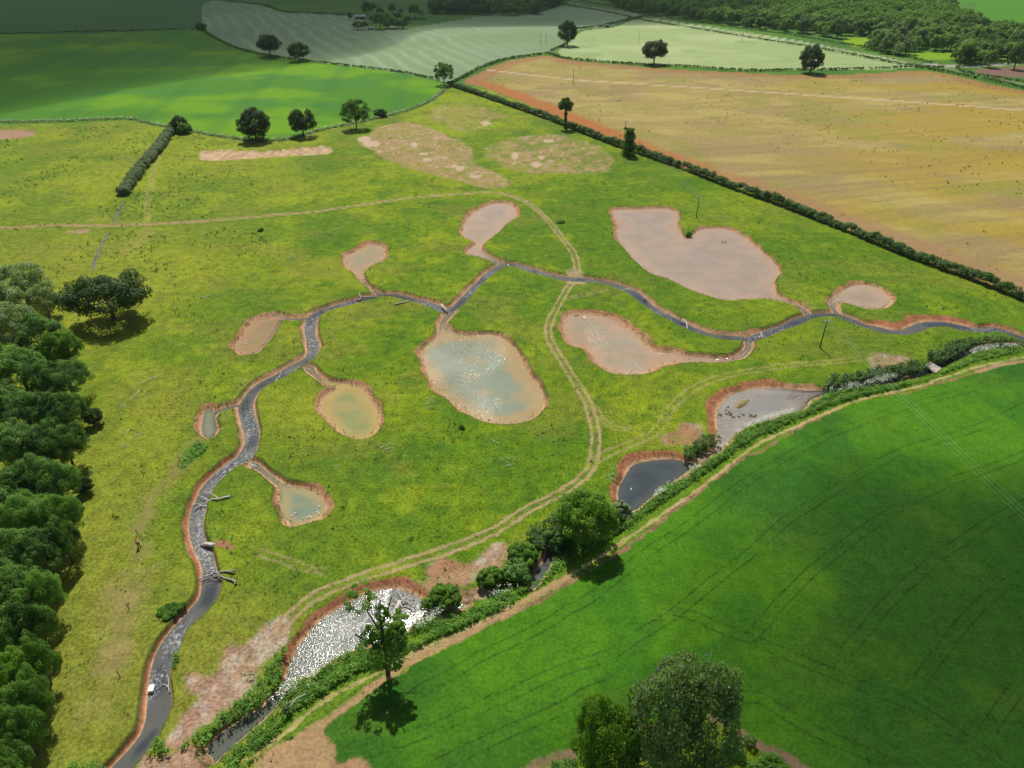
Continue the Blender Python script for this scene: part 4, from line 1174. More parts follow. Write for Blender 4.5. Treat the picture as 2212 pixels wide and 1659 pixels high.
# ------------------------------------------------------------------ rank growth
def fill_points(pts, dens, n=3, z=0.0):
    g = G(smooth(np.array(pts, float), True, n), z)
    lo, hi = g.min(0), g.max(0)
    m = int((hi - lo).prod() * dens)
    x = rng.uniform(lo[0], hi[0], m); y = rng.uniform(lo[1], hi[1], m)
    k = inside(x, y, g)
    return x[k], y[k]
def growth(polys, name, mat, dens, h, ls, label, kind='stuff', cat='undergrowth', clump=2.0, flat=1.3, nper=7):
    Vs, Fs, off = [], [], 0
    for pts in polys:
        x, y = fill_points(pts, dens)
        hh = h * (.45 + 1.1 * fbm(x, y, clump, 401, 3))
        nn = len(x) * nper
        X_ = np.repeat(x, nper); Y_ = np.repeat(y, nper); H_ = np.repeat(hh, nper)
        q = rdir(nn)
        pos = np.stack([X_ + q[:, 0] * .34, Y_ + q[:, 1] * .34, H_ * (rng.random(nn) ** .5)], 1)
        nr_ = q * .8 + np.array([0, 0, flat])
        V, F = leaves(pos, nr_, ls * rng.uniform(.6, 1.4, nn))
        Vs.append(V); Fs.append(F + off); off += len(V)
    o = mesh_np(name, np.concatenate(Vs), np.concatenate(Fs), mat)
    tag(o, label, cat, None, kind)
    return o

SOUTH = (T(3, 1, '2300,1340 2212,1352 2000,1378 1800,1430 1640,1490 1540,1545 1430,1600') + T(3, 1, '1300,1640') +
         T(3, 2, '700,115 560,155 420,215 360,275 250,330 150,350 0,380') +
         T(2, 2, '2080,425 1960,485 1890,530 1830,610 1770,670 1650,735 1560,785 1510,825 1400,905 1300,955 1220,1035 1150,1085 1100,1135 1000,1215 900,1300 800,1370 640,1390 500,1395 410,1460 390,1520 360,1600 310,1690') +
         T(1, 3, '2212,165 2060,185 2000,260 1900,290 1760,310 1650,350 1560,390 1400,425 1300,505 1200,575 1050,640 940,640 820,690 700,745 600,795 450,900 310,970 215,1060 240,1100 180,1180 10,1335') +
         T(0, 3, '2060,1420 1970,1500 1850,1640 1700,1780 1950,1780 2143,1580') +
         T(1, 3, '0,1545 120,1450 190,1400 230,1300 310,1200 420,1140 600,1020 800,895 950,840 1080,810 1250,710 1500,590 1750,480 2000,360 2143,290') +
         T(2, 3, '150,180 300,95 400,15') + T(2, 2, '520,1580 700,1460 850,1380 1000,1275 1150,1165 1300,1065 1450,965 1600,855 1750,745 1900,645 2100,505') +
         T(3, 2, '150,420 300,360 500,270 700,200 900,140 1100,100 1300,50 1450,0') + T(3, 1, '1600,1540 1800,1465 2000,1420 2212,1385 2300,1375'))
growth([SOUTH], 'riverbank_undergrowth', L_NETTLE, 6, .65, .26, 'lush nettles and grass along the near bank of the river', nper=7)
growth([T(3, 2, '0,430 300,330 700,180 1100,90 1450,0 1400,20 1100,110 700,205 300,365 0,500'),
        T(2, 2, '700,1430 1000,1240 1400,950 1800,660 2143,440 2143,480 1900,645 1450,960 1000,1270 720,1460'),
        T(1, 3, '0,1500 200,1300 420,1080 700,880 950,760 1000,800 800,890 420,1135 230,1290 120,1450'),
        T(1, 3, '1200,700 1500,540 1800,420 2143,260 2143,290 1750,475 1500,585 1250,705')], 'bramble_undergrowth', L_NETTLE, 4.5, .95, .27, 'dark brambles along the field side of the river bank', nper=8)
NB = [T(3, 1, '1380,1420 1560,1340 1750,1300 2000,1285 2212,1325 2300,1340 2212,1345 2050,1335 1850,1345 1720,1385 1600,1450 1500,1490 1420,1470'),
      T(3, 1, '1060,1570 1200,1490 1310,1480 1385,1510 1390,1555 1300,1585 1180,1600 1100,1640'),
      T(3, 2, '530,50 700,10 900,-40 1080,-50 1100,-10 900,50 750,75 570,118 535,100'),
      T(2, 2, '1560,600 1620,560 1700,530 1775,545 1760,600 1660,640 1580,660'),
      T(2, 2, '1490,640 1560,640 1570,700 1520,730 1480,690'),
      T(2, 2, '150,1340 280,1270 420,1180 480,1100 520,1240 400,1340 340,1400 300,1500 250,1480')]
growth(NB, 'bankside_shrubs', L_HEDGE, 5.0, 1.7, .32, 'dark bushy growth on the far bank of the river', nper=10)
growth([T(0, 3, '1480,1500 1600,1430 1750,1300 1900,1180 2060,1060 2143,980') + T(1, 3, '60,900 130,800 230,690 280,600 290,650 262,760 232,880 230,960 130,1060 80,1140 0,1180') + T(0, 3, '2070,1210 1900,1330 1790,1430 1730,1490 1650,1465 1540,1500'),
        T(0, 3, '1260,1560 1330,1430 1410,1360 1385,1440 1420,1540'), T(0, 3, '1450,810 1490,700 1545,650 1520,720 1470,810'),
        T(0, 3, '560,1659 700,1630 860,1620 920,1680 700,1750 560,1700')], 'bankside_growth', L_NETTLE, 4.2, 1.0, .28, 'bright green bank growth beside the lower river channel', nper=9)
FL = [T(3, 2, '570,118 700,88 850,78 950,32 1070,8 1130,28 1050,62 900,102 720,135 580,155'), T(3, 2, '0,370 120,335 240,310 250,340 100,380 0,400'),
      T(2, 2, '1890,510 2050,410 2212,368 2212,395 2080,435 1930,520'), T(2, 2, '1225,1030 1300,955 1400,900 1420,925 1330,995 1240,1048'), T(2, 2, '1520,785 1580,765 1620,790 1540,835'),
      T(2, 2, '380,1450 470,1395 480,1415 400,1470'), T(1, 3, '200,1060 300,965 450,900 600,790 700,740 860,645 880,665 720,780 560,880 480,1000 300,1075 215,1095'),
      T(1, 3, '1320,455 1400,395 1550,355 1620,312 1650,335 1560,400 1480,470 1350,510'), T(1, 3, '2000,240 2060,165 2212,150 2212,180 2080,220'),
      T(3, 1, '1720,1410 1850,1360 2050,1345 2212,1350 2212,1372 1980,1375 1780,1425')]
def flower_mesh(polys, dens, h, s, name, label):
    P_ = []
    for pts in polys:
        x, y = fill_points(pts, dens)
        k = fbm(x, y, 1.3, 411, 3) > .42
        x, y = x[k], y[k]
        P_.append(np.stack([x, y, h * (.7 + .5 * rng.random(len(x)))], 1))
    P_ = np.concatenate(P_)
    V, F = leaves(P_, rng.normal(size=P_.shape) * .35 + np.array([0, 0, 1]), s * rng.uniform(.5, 1.3, len(P_)))
    o = mesh_np(name, V, F, L_FLOWER); tag(o, label, 'wildflowers', None, 'stuff')
flower_mesh(FL, 45, 1.3, .15, 'cow_parsley', 'white cow parsley in flower along the river bank')
growth(FL, 'cow_parsley_stems', L_RUSH, 3, .95, .20, 'pale feathery stems under the white flowers on the river bank', nper=5)
dp_ = np.array(DITCH)[1:]
def strip(line_, off0, off1):
    a_ = [(x, y + off0) for x, y in line_]; b_ = [(x, y + off1) for x, y in line_]
    return a_ + b_[::-1]
growth([strip(DITCH[1:], -2.2, 2.5)], 'ditch_growth', L_WILLOW, 1.3, .8, .55, 'rank grey green growth along the ditch below the bright field', nper=5)
flower_mesh([strip(DITCH[1:], -.6, 2.0)], 2.2, 1.15, .42, 'ditch_flowers', 'white flowers along the ditch below the bright field')

growth([[(OX[c_] + (x + w * math.cos(q)) * .256, OY[r_] + (y + h * math.sin(q)) * .256) for q in np.linspace(0, 6.28, 8)[:-1]] for (c_, r_, x, y, w, h) in
        ((1, 2, 2145, 715, 75, 45), (1, 2, 690, 770, 45, 25), (1, 2, 1110, 590, 80, 50), (1, 2, 1490, 220, 45, 60), (1, 2, 2040, 550, 45, 35), (2, 2, 890, 760, 30, 20), (2, 2, 880, 850, 35, 45), (0, 3, 2080, 880, 60, 60), (1, 1, 700, 360, 40, 25), (1, 1, 350, 590, 60, 20))],
       'pale_rushes', L_RUSH, 3.0, .35, .20, 'pale grey clumps of rushes in the meadow grass', nper=4)
growth([T(0, 2, '1530,760 1590,640 1650,560 1710,560 1750,600 1710,650 1640,690 1580,740')], 'nettle_patch', L_NETTLE, 4, .6, .26, 'patch of dark nettles in the grass left of the stream below the small pond', nper=6)
# rounded shrubs on the river, each a thing of its own
def shrub(px, py, w, h, mat, label, ls=.26, cat='shrub', name='shrub', rx=1.0):
    t_ = depth(py); R = w * .5 * t_ / FOC
    x, y = G((px, py), h * .45)
    V, F, cen = crown_mesh(R, h * .62, h * .42, 55, 170, ls, lump=.45, br=(.14, .30), low=-.6, hollow=.35)
    V[:, 2] = np.maximum(V[:, 2], ZW + .05); V[:, 0] *= rx
    root = mesh_np(name, V, F, mat); root.location = (x, y, 0)
    tag(root, label, cat, 'shrubs along the river')
shrub(1133, 1198, 64, 2.4, L_BRIGHT, 'feathery light green shrub above another on the river, nearest the gap in the trees')
shrub(1118, 1234, 68, 2.3, L_WILLOW, 'feathery light green shrub on the river just below its like')
shrub(1062, 1247, 62, 2.3, L_BRIGHT, 'bright green shrub between the two gravel patches on the river')
shrub(957, 1290, 76, 2.6, L_BRIGHT, 'rounded bright green shrub beside the red bank of the glittering pool')
shrub(368, 1318, 48, .5, L_BRIGHT, 'low bramble patch in the grass beside the lower stream', .24, 'bramble')
shrub(1210, 1170, 60, 3.0, L_DARK, 'dark low shrub at the left foot of the bushy river tree')
shrub(1316, 1118, 56, 2.8, L_MID, 'shrub at the right foot of the bushy river tree')
shrub(1344, 1098, 36, 2.0, L_RUSH, 'white blossomed bush reaching over the dark pool beside the bushy tree', .2)
shrub(856, 1372, 46, 3.0, L_MID, 'tangled shrub behind the leaning tree on the lower bank')
shrub(622, 1530, 22, 1.4, L_RUSH, 'small pale bush at the neck below the glittering pool', .2)
shrub(563, 497, 12, .6, L_WEED, 'small dark bramble clump below the farm track on the left', .4)
shrub(1211, 479, 17, .6, L_WILLOW, 'small grey green clump beside the bend of the track', .4)
shrub(1488, 505, 15, .5, L_MID, 'green clump on the point between the lobes of the heart shaped pond', .35)
shrub(997, 923, 13, .35, L_WEED, 'tiny dark clump on the grass left of the big glittering pond', .3)

# ------------------------------------------------------------------ small weeds scattered over the sward and the stubble
def weeds(n_try, xr, yr, test, name, label, mat, s, nper=7, thr=.55, sc_=14, h=.35):
    x = rng.uniform(xr[0], xr[1], n_try); y = rng.uniform(yr[0], yr[1], n_try)
    k = test(x, y) & (fbm(x, y, sc_, 501, 3) + .25 * rng.random(n_try) > thr)
    x, y = x[k], y[k]
    nn = len(x) * nper
    q = rdir(nn); sz = np.repeat(rng.uniform(.5, 1.5, len(x)), nper)
    pos = np.stack([np.repeat(x, nper) + q[:, 0] * s * sz, np.repeat(y, nper) + q[:, 1] * s * sz, (.1 + rng.random(nn) * h) * sz], 1)
    V, F = leaves(pos, q + np.array([0, 0, .7]), s * sz * rng.uniform(.7, 1.3, nn))
    o = mesh_np(name, V, F, mat); tag(o, label, 'weeds', None, 'stuff')
MEADOW = G(np.array(Vp('-300,266 0,266 270,258 400,282 560,300 620,302 760,268 945,210 965,192 1300,312 1900,536 2250,670 2250,735 1990,800 1600,960 1330,1130 1130,1280 900,1430 600,1640 520,1800 -100,1900 -300,900')), 0)
TAN = G(np.array(Vp('1010,178 1180,125 1600,160 2000,158 2212,200 2500,260 2500,740 1900,520 1300,285 1120,214')), 0)
def dry(x, y):
    k = inside(x, y, MEADOW)
    for q_ in SCRAPES: k &= ~inside(x, y, G(np.array(q_), 0))
    # keep off water and banks
    ix = np.nonzero(k)[0]
    D = np.full(len(ix), 1e3)
    for w_ in WATERS:
        d_, _, _ = seg_dist(x[ix], y[ix], w_[0], True, 2.2)
        d_ = np.where(inside(x[ix], y[ix], w_[0]), 0, d_)
        D = np.minimum(D, d_)
    k[ix[D < 1.7]] = False
    return k
weeds(16000, (-200, 230), (40, 380), dry, 'meadow_weeds', 'dark docks and rushes scattered over the meadow', L_WEED, .24, 6, .76, 11, .22)
weeds(26000, (-90, 110), (40, 230), dry, 'meadow_tussocks', 'small green tussocks over the meadow', L_MID, .15, 5, .72, 6, .16)
weeds(9000, (-260, -70), (190, 380), lambda x, y: dry(x, y) & (x < -.44 * y + 20), 'pasture_weeds', 'dark weeds dotted over the pasture left of the clipped hedge', L_WEED, .32, 5, .74, 12, .25)
weeds(4400, (-30, 420), (150, 620), lambda x, y: inside(x, y, TAN), 'stubble_weeds', 'dark green weeds dotted over the tan field', L_WEED, .34, 6, .64, 30, .3)
# plants rooted in the wet margin of the banks
bx, by = [], []
for (g_, B_, *_r) in WATERS[2:]:
    for i in range(0, len(g_)):
        if rng.random() < .8:
            d_ = g_[(i + 1) % len(g_)] - g_[i]; nn_ = np.array([d_[1], -d_[0]]) / (np.linalg.norm(d_) + 1e-6)
            o_ = rng.uniform(.15, 1.0) * B_[i]
            sgn = -1 if inside(np.array([g_[i][0] + nn_[0] * .4]), np.array([g_[i][1] + nn_[1] * .4]), g_)[0] else 1
            p = g_[i] + nn_ * sgn * o_ + rng.normal(size=2) * .3 + d_ * rng.random()
            bx.append(p[0]); by.append(p[1])
bx = np.array(bx); by = np.array(by); nn = len(bx) * 5
q = rdir(nn)
V, F = leaves(np.stack([np.repeat(bx, 5) + q[:, 0] * .15, np.repeat(by, 5) + q[:, 1] * .15, -.45 + .6 * rng.random(nn)], 1), q + np.array([0, 0, .3]), .2 * rng.uniform(.6, 1.4, nn))
tag(mesh_np('bank_plants', V, F, L_WEED), 'sparse dark plants rooted in the bare pond banks', 'plants', None, 'stuff')
# water weed in the shallow end of the right-hand river pool
wx_, wy_ = fill_points(T(2, 2, '1780,330 1850,250 1960,300 2080,300 2080,360 1960,340 1850,380'), .5, z=ZW)
wx_, wy_ = wx_[:26], wy_[:26]
q = rdir(len(wx_) * 8)
V, F = leaves(np.stack([np.repeat(wx_, 8) + q[:, 0] * .3, np.repeat(wy_, 8) + q[:, 1] * .3, ZW + .05 + .15 * rng.random(len(q))], 1), q + np.array([0, 0, .6]), .3 * rng.uniform(.6, 1.3, len(q)))
tag(mesh_np('water_weed', V, F, L_WEED), 'dark water weed in the shallow end of the right hand river pool', 'water weed', None, 'stuff')

# ------------------------------------------------------------------ far woods
def far_wood(polys, spacing, n_ind, label, group, kinds, stuff_label, Rr=(3.8, 8.6)):
    pts = []
    for poly in polys:
        g = G(np.array(poly, float), 0); lo, hi = g.min(0), g.max(0)
        xs = np.arange(lo[0], hi[0], spacing); ys = np.arange(lo[1], hi[1], spacing * .9)
        xx, yy = np.meshgrid(xs, ys); xx = xx.ravel(); yy = yy.ravel()
        xx = xx + rng.uniform(-.45, .45, len(xx)) * spacing; yy = yy + rng.uniform(-.45, .45, len(yy)) * spacing
        k = inside(xx, yy, g)
        for q in HOLES: k &= ~inside(xx, yy, q)
        pts.append(np.stack([xx[k], yy[k]], 1))
    pts = np.concatenate(pts); pts = pts[np.argsort(np.hypot(pts[:, 0], pts[:, 1]))]
    for i, (x, y) in enumerate(pts[:n_ind]):
        f = vn(np.array([x]), np.array([y]), 45, 601)[0] + rng.uniform(-.2, .2)
        kd = kinds[min(int(f * len(kinds)), len(kinds) - 1)] if f > 0 else kinds[0]
        R = rng.uniform(*Rr) * (1.15 if rng.random() < .15 else 1)
        o = inst(kd, x, y, R, R * rng.uniform(1.45, 2.0))
        tag(o, label[kd], 'tree', group + ', ' + kd_word[kd])
    rest = pts[n_ind:]
    if len(rest) == 0: return
    src = PROTO[kinds[0]].children[0].data if PROTO[kinds[0]].children[0].name.startswith('crown') else PROTO[kinds[0]].children[1].data
    v0 = np.zeros(len(src.vertices) * 3, np.float32); src.vertices.foreach_get('co', v0); v0 = v0.reshape(-1, 3)
    f0 = np.zeros(len(src.loops), np.int32); src.loops.foreach_get('vertex_index', f0); f0 = f0.reshape(-1, 4)
    Vs, Fs = [], []
    for i, (x, y) in enumerate(rest):
        s_ = rng.uniform(*Rr) / 8; a_ = rng.random() * 6.28; ca, sa = math.cos(a_), math.sin(a_)
        v = np.stack([(v0[:, 0] * ca - v0[:, 1] * sa) * s_ + x, (v0[:, 0] * sa + v0[:, 1] * ca) * s_ + y, v0[:, 2] * s_ * rng.uniform(.9, 1.2)], 1)
        Vs.append(v); Fs.append(f0 + i * len(v0))
    o = mesh_np('distant_wood', np.concatenate(Vs), np.concatenate(Fs), L_MID); tag(o, stuff_label, 'wood', None, 'stuff')
kd_word = {'far1': 'dark', 'far2': 'green', 'far3': 'pale'}
HOLES = [G(np.array(Vp('1812,88 1818,80 1850,78 1890,84 1880,104 1835,102')), 0), G(np.array(Vp('1950,122 1960,116 2010,110 2078,112 2062,130 1990,134')), 0), G(np.array(Vp('1690,0 1730,0 1740,16 1700,18')), 0)]
far_wood([Vp('1325,12 1345,24 1400,31 1455,35 1500,44 1600,59 1750,74 1808,86 1885,112 1990,130 2060,134 2075,140 2110,139 2212,132 2360,122 2360,88 2212,82 2160,76 2120,62 2060,36 2010,12 1970,-6 1290,-6')], 11.5, 290,
         {'far1': 'dark green tree in the dense wood beyond the lane', 'far2': 'mid green tree in the dense wood beyond the lane', 'far3': 'pale grey green tree in the dense wood beyond the lane'},
         'trees of the wood beyond the lane', ['far1', 'far2', 'far1', 'far2', 'far3'], 'the wood beyond the lane running out of the top of the view')
far_wood([Vp('935,30 960,31 1060,32 1165,31 1160,10 1160,-8 925,-8'), Vp('1060,-2 1180,22 1216,8 1235,-8 1060,-8')], 12, 70,
         {'far1': 'dark tree in the shaded belt at the top middle', 'far2': 'greener tree in the shaded belt at the top middle', 'far3': 'pale tree in the shaded belt at the top middle'},
         'trees of the shaded belt', ['far1', 'far1', 'far2'], 'rest of the shaded tree belt at the top of the view')
COPSE = [(793, 34, 22, 5, 'far1', 'tall dark tree right behind the barn roof'), (808, 27, 18, 8, 'far2', 'thin grey green tree behind the copse, right of the tall dark one'),
         (774, 64, 28, 47, 'far1', 'dark round bush in front of the barn, left of two'), (790, 64, 17, 48, 'far2', 'round bush in front of the barn with a pale top, right of two'),
         (822, 63, 34, 30, 'far2', 'broad tree in the middle of the copse'), (848, 60, 22, 40, 'far1', 'narrow dark tree in the copse right of the broad one'),
         (869, 62, 28, 44, 'far1', 'dark bush at the front right of the copse beside a grey shed'), (866, 32, 17, 19, 'far3', 'small pale tree at the back of the copse'),
         (848, 30, 18, 10, 'far1', 'dark tree at the back of the copse'), (895, 38, 28, 12, 'far2', 'big rounded tree at the right end of the copse'),
         (911, 38, 15, 23, 'far3', 'small pale tree right of the big rounded one at the copse end'), (757, 44, 12, 28, 'far1', 'small dark bush left of the barn'), (1180, 19, 16, 4, 'far3', 'small pale tree by the hedge at the top middle'),
         (835, 48, 20, 30, 'far1', 'dark tree in the middle of the copse behind the broad one'), (805, 50, 18, 34, 'far2', 'small tree between the barn and the broad copse tree'),
         (858, 45, 20, 28, 'far2', 'green tree behind the narrow dark copse tree'), (880, 50, 18, 36, 'far1', 'dark tree at the right of the copse middle'), (822, 36, 20, 18, 'far1', 'dark tree in the back row of the copse beside the thin grey one'),
         (836, 62, 18, 46, 'far1', 'dark bush in the front row of the copse'), (857, 62, 16, 48, 'far2', 'green bush in the front row of the copse'),
         (2037, 22, 52, -4, 'far1', 'large dark tree at the edge of the bright field in the top right corner'), (2085, 134, 46, 92, 'far3', 'large silver green tree at the near edge of the wood above the road junction'),
         (2190, 150, 40, 98, 'far1', 'dark tree above the road at the right edge'), (2135, 146, 34, 112, 'far2', 'olive green tree right of the silver one above the road')]
for (px, py, w, tp, kd, lb) in COPSE:
    tree_at(kd, (px, py), w, tp, lb)

# ------------------------------------------------------------------ buildings, vehicles
M_ROOF = mat_plain('grey_roof', (.22, .23, .28), .7, .15, 1.5)
M_WALL = mat_plain('brick_wall', (.28, .20, .15), .9, .2, 2)
M_DARK = mat_plain('dark_opening', (.02, .02, .02), .9, .1)
M_CONC = mat_plain('weathered_concrete', (.42, .40, .36), .9, .3, 1.2)
M_WHITE = mat_plain('white_paint', (.72, .72, .70), .4, .05)
M_GLASS = mat_plain('dark_glass', (.03, .035, .04), .1, .1)
M_RUBBER = mat_plain('rubber', (.02, .02, .02), .8, .1)
M_RED = mat_plain('dark_blue_paint', (.05, .06, .10), .4, .1)
def barn(px, w, d, h, rz, label, name='barn'):
    x, y = G(px); root = empty(name, (x, y, 0), rz)
    m = MB(); m.box((0, 0, h / 2), (w, d, h)); m.build('wall', M_WALL, root)
    r = MB(); rh = h * .55; e_ = .4
    V = [[-w/2-e_, -d/2-e_, h], [w/2+e_, -d/2-e_, h], [w/2+e_, 0, h+rh], [-w/2-e_, 0, h+rh], [w/2+e_, d/2+e_, h], [-w/2-e_, d/2+e_, h]]
    V = V + [[a_, b_, c_ - .15] for a_, b_, c_ in V]
    r.add(V, [[0, 1, 2, 3], [3, 2, 4, 5], [7, 6, 9, 8], [8, 9, 11, 10], [0, 6, 7, 1], [5, 4, 10, 11], [1, 7, 8, 2], [2, 8, 10, 4], [0, 3, 9, 6], [3, 5, 11, 9]])
    r.build('roof', M_ROOF, root)
    gb = MB(); gb.add([[-w/2, -d/2, h], [-w/2, d/2, h], [-w/2, 0, h+rh-.3], [w/2, -d/2, h], [w/2, d/2, h], [w/2, 0, h+rh-.3]], [[0, 1, 2, 0], [3, 4, 5, 3]])
    gb.build('gable', M_WALL, root)
    dr = MB(); dr.box((w * .15, -d / 2 - .02, h * .4), (w * .22, .06, h * .8)); dr.build('door', M_DARK, root)
    tag(root, label, 'building')
barn((778, 41), 12, 8, 2.8, .25, 'grey roofed barn among the trees of the far copse')
barn((801, 64), 5, 4, 1.6, .4, 'small low grey shed at the front of the far copse', 'shed')
barn((851, 63), 6, 4, 1.6, -.2, 'small low grey shed at the right front of the far copse', 'shed')

def wheel(root, x, y, r, w_, nm='wheel'):
    m = MB(); m.tube([[x, y - w_ / 2, r], [x, y + w_ / 2, r]], [r, r], 16); m.build(nm, M_RUBBER, root)
def tractor(px):
    x, y = G(px); root = empty('tractor', (x, y, 0), math.radians(15))
    b = MB(); b.box((1.5, 0, 1.3), (2.2, .95, .9), taper=.85); b.box((.2, 0, .9), (3.6, .6, .4)); b.build('bonnet', M_RED, root)
    c_ = MB(); c_.box((-.6, 0, 2.1), (1.6, 1.5, 1.3), taper=.88); c_.build('cab', M_GLASS, root)
    rf = MB(); rf.box((-.6, 0, 2.83), (1.7, 1.6, .14), taper=.9); rf.build('roof', M_WHITE, root)
    for sy in (-1, 1):
        wheel(root, -.9, sy * .95, .95, .5, 'rear_wheel'); wheel(root, 2.0, sy * .85, .6, .35, 'front_wheel')
    im = MB(); im.box((-3.2, 0, .6), (2.2, 2.6, .5), taper=.9); im.tube([[-1.8, 0, .7], [-1.0, 0, .8]], [.12, .12], 6); im.build('mower', M_RED, root)
    tag(root, 'dark tractor with a pale cab roof beside the short hedge in the pale field', 'tractor')
tractor((1312, 60))
def van(px, rz, label):
    x, y = G(px); root = empty('van', (x, y, 0), rz)
    b = MB(); b.box((-.4, 0, 1.2), (3.8, 1.8, 1.6), taper=.93); b.box((1.9, 0, .85), (1.1, 1.75, .8), taper=.9); b.build('body', M_WHITE, root)
    g_ = MB(); g_.box((1.45, 0, 1.55), (.5, 1.6, .6), taper=.85); g_.build('windscreen', M_GLASS, root)
    for sx in (-1.5, 1.6):
        for sy in (-.85, .85): wheel(root, sx, sy, .34, .22)
    tag(root, label, 'van')
van((1435, 41), -.35, 'small white van on the lane by the wood')

# concrete farm bridge over the river
def bridge():
    q = G(np.array([(1996.6, 787.5), (2008.5, 783.0), (2033.5, 797.0), (2020.5, 806.5)]), .2)
    c = q.mean(0); root = empty('farm_bridge', (c[0], c[1], 0))
    q = q - c
    V = [[p[0], p[1], .22] for p in q] + [[p[0], p[1], -.12] for p in q]
    m = MB(); m.add(V, [[0, 1, 2, 3], [7, 6, 5, 4], [0, 4, 5, 1], [1, 5, 6, 2], [2, 6, 7, 3], [3, 7, 4, 0]]); m.build('deck', mat_plain('bridge_deck', (.36, .31, .26), .9, .35, .9), root)
    for i, j in ((1, 2), (0, 3)):
        k = MB(); a_, b_ = q[i] * .985, q[j] * .985
        k.tube([[a_[0], a_[1], .3], [b_[0], b_[1], .3]], [.13, .13], 4); k.build('kerb', M_CONC, root)
    for i, j in ((0, 1), (2, 3)):
        k = MB(); a_, b_ = q[i], q[j]
        k.tube([[a_[0], a_[1], -.5], [b_[0], b_[1], -.5]], [.4, .4], 4); k.build('abutment', M_CONC, root)
    tag(root, 'small concrete farm bridge over the river at the right', 'bridge')
bridge()

# ------------------------------------------------------------------ poles and cables
M_POLE = mat_plain('pole_wood', (.16, .13, .10), .9, .2, 1)
M_STEEL = mat_plain('galvanised_steel', (.45, .46, .46), .5, .1, 2)
M_CABLE = mat_plain('cable_metal', (.25, .26, .25), .5, .1, 2)
def pole_height(base, top):
    x, y = G(base); t_ = depth(base[1]); h = 3.0
    while h < 14:
        # picture height of a point h above the foot
        dy = y; dz = h - HC
        zc = dy * CP - dz * SP; yc = dy * SP + dz * CP
        if 829.5 - FOC * yc / zc <= top: break
        h += .1
    return h
PROTO_POLE = None
POLES = {}
def pole(key, base, h, label, rz=0.0, xy=None):
    global PROTO_POLE
    x, y = G(base) if xy is None else xy
    if PROTO_POLE is None:
        root = empty('utility_pole')
        m = MB(); m.tube([[0, 0, -.5], [0, 0, 7.9]], [.17, .12], 10); m.build('pole', M_POLE, root, True)
        m = MB(); m.box((0, 0, 7.7), (2.1, .12, .14)); m.build('crossarm', M_STEEL, root)
        for sx in (-.95, 0, .95):
            m = MB(); m.tube([[sx, 0, 7.77], [sx, 0, 8.05]], [.06, .045], 7); m.build('insulator', M_CONC, root)
        PROTO_POLE = root; o = root
    else:
        o = copy_tree(PROTO_POLE)
    o.location = (x, y, 0); o.rotation_euler = (0, 0, rz); o.scale = (1, 1, h / 8.0)
    POLES[key] = (x, y, h)
    tag(o, label, 'utility pole', 'wooden power line poles')
hA = pole_height((1771, 751), 691); hB = pole_height((1504, 470), 424)
ra = math.radians(8)
pole('A', (1771, 751), hA, 'nearest wooden pole, on the grass below the stream at the right', ra)
pole('B', (1504, 470), hB, 'wooden pole beside the heart shaped pond', ra)
pole('C', (1349, 298), 8, 'wooden pole just behind the thick ivy covered tree', ra)
pole('D', (1238, 182), 9, 'tall wooden pole standing alone in the tan field', ra)
pole('E', (1179, 97), 9, 'wooden pole on a grassy island in the shaded mown field, right of two', ra)
pole('E2', (1168, 98), 9, 'thin pole on a grassy island in the shaded mown field, left of two', ra)
pole('F', (1379, 97), 9, 'thin pole in the pale field behind the oak', .4)
pole('G', (1603, 91), 9, 'thin pole in the right half of the pale field', .4)
pole('H', (1735, 80), 9, 'pole on the lane at the foot of the wood', .4)
pole('I', (1974, 122), 9, 'pole in front of the wood left of the road junction', .4)
pole('J', (2187, 73), 9, 'leaning pole at the foot of the bright field in the top right corner', .4)
ax, ay, _ = POLES['A']; bx_, by_, _ = POLES['B']
nx_, ny_ = ax + (ax - bx_), ay + (ay - by_)
pole('Z', None, hA, 'wooden pole out of view at the right of the crop field', ra, xy=(nx_, ny_))
ca, sa = math.cos(ra), math.sin(ra)
for k_, sx in enumerate((-.95, 0, .95)):
    m = MB(); pts = []
    seq = ['Z', 'A', 'B', 'C', 'D', 'E']
    for i in range(len(seq) - 1):
        p0 = POLES[seq[i]]; p1 = POLES[seq[i + 1]]
        for t_ in np.linspace(0, 1, 13)[:-1]:
            pts.append([p0[0] * (1 - t_) + p1[0] * t_ + sx * ca, p0[1] * (1 - t_) + p1[1] * t_ + sx * sa, p0[2] * (1 - t_) + p1[2] * t_ - 4 * .9 * t_ * (1 - t_)])
    p1 = POLES['E']; pts.append([p1[0] + sx * ca, p1[1] + sx * sa, p1[2]])
    m.tube(pts, .012, 4, False)
    o = m.build('power_cable', M_CABLE)
    tag(o, 'thin overhead cable strung between the wooden poles', 'cable', 'cables of the power line')

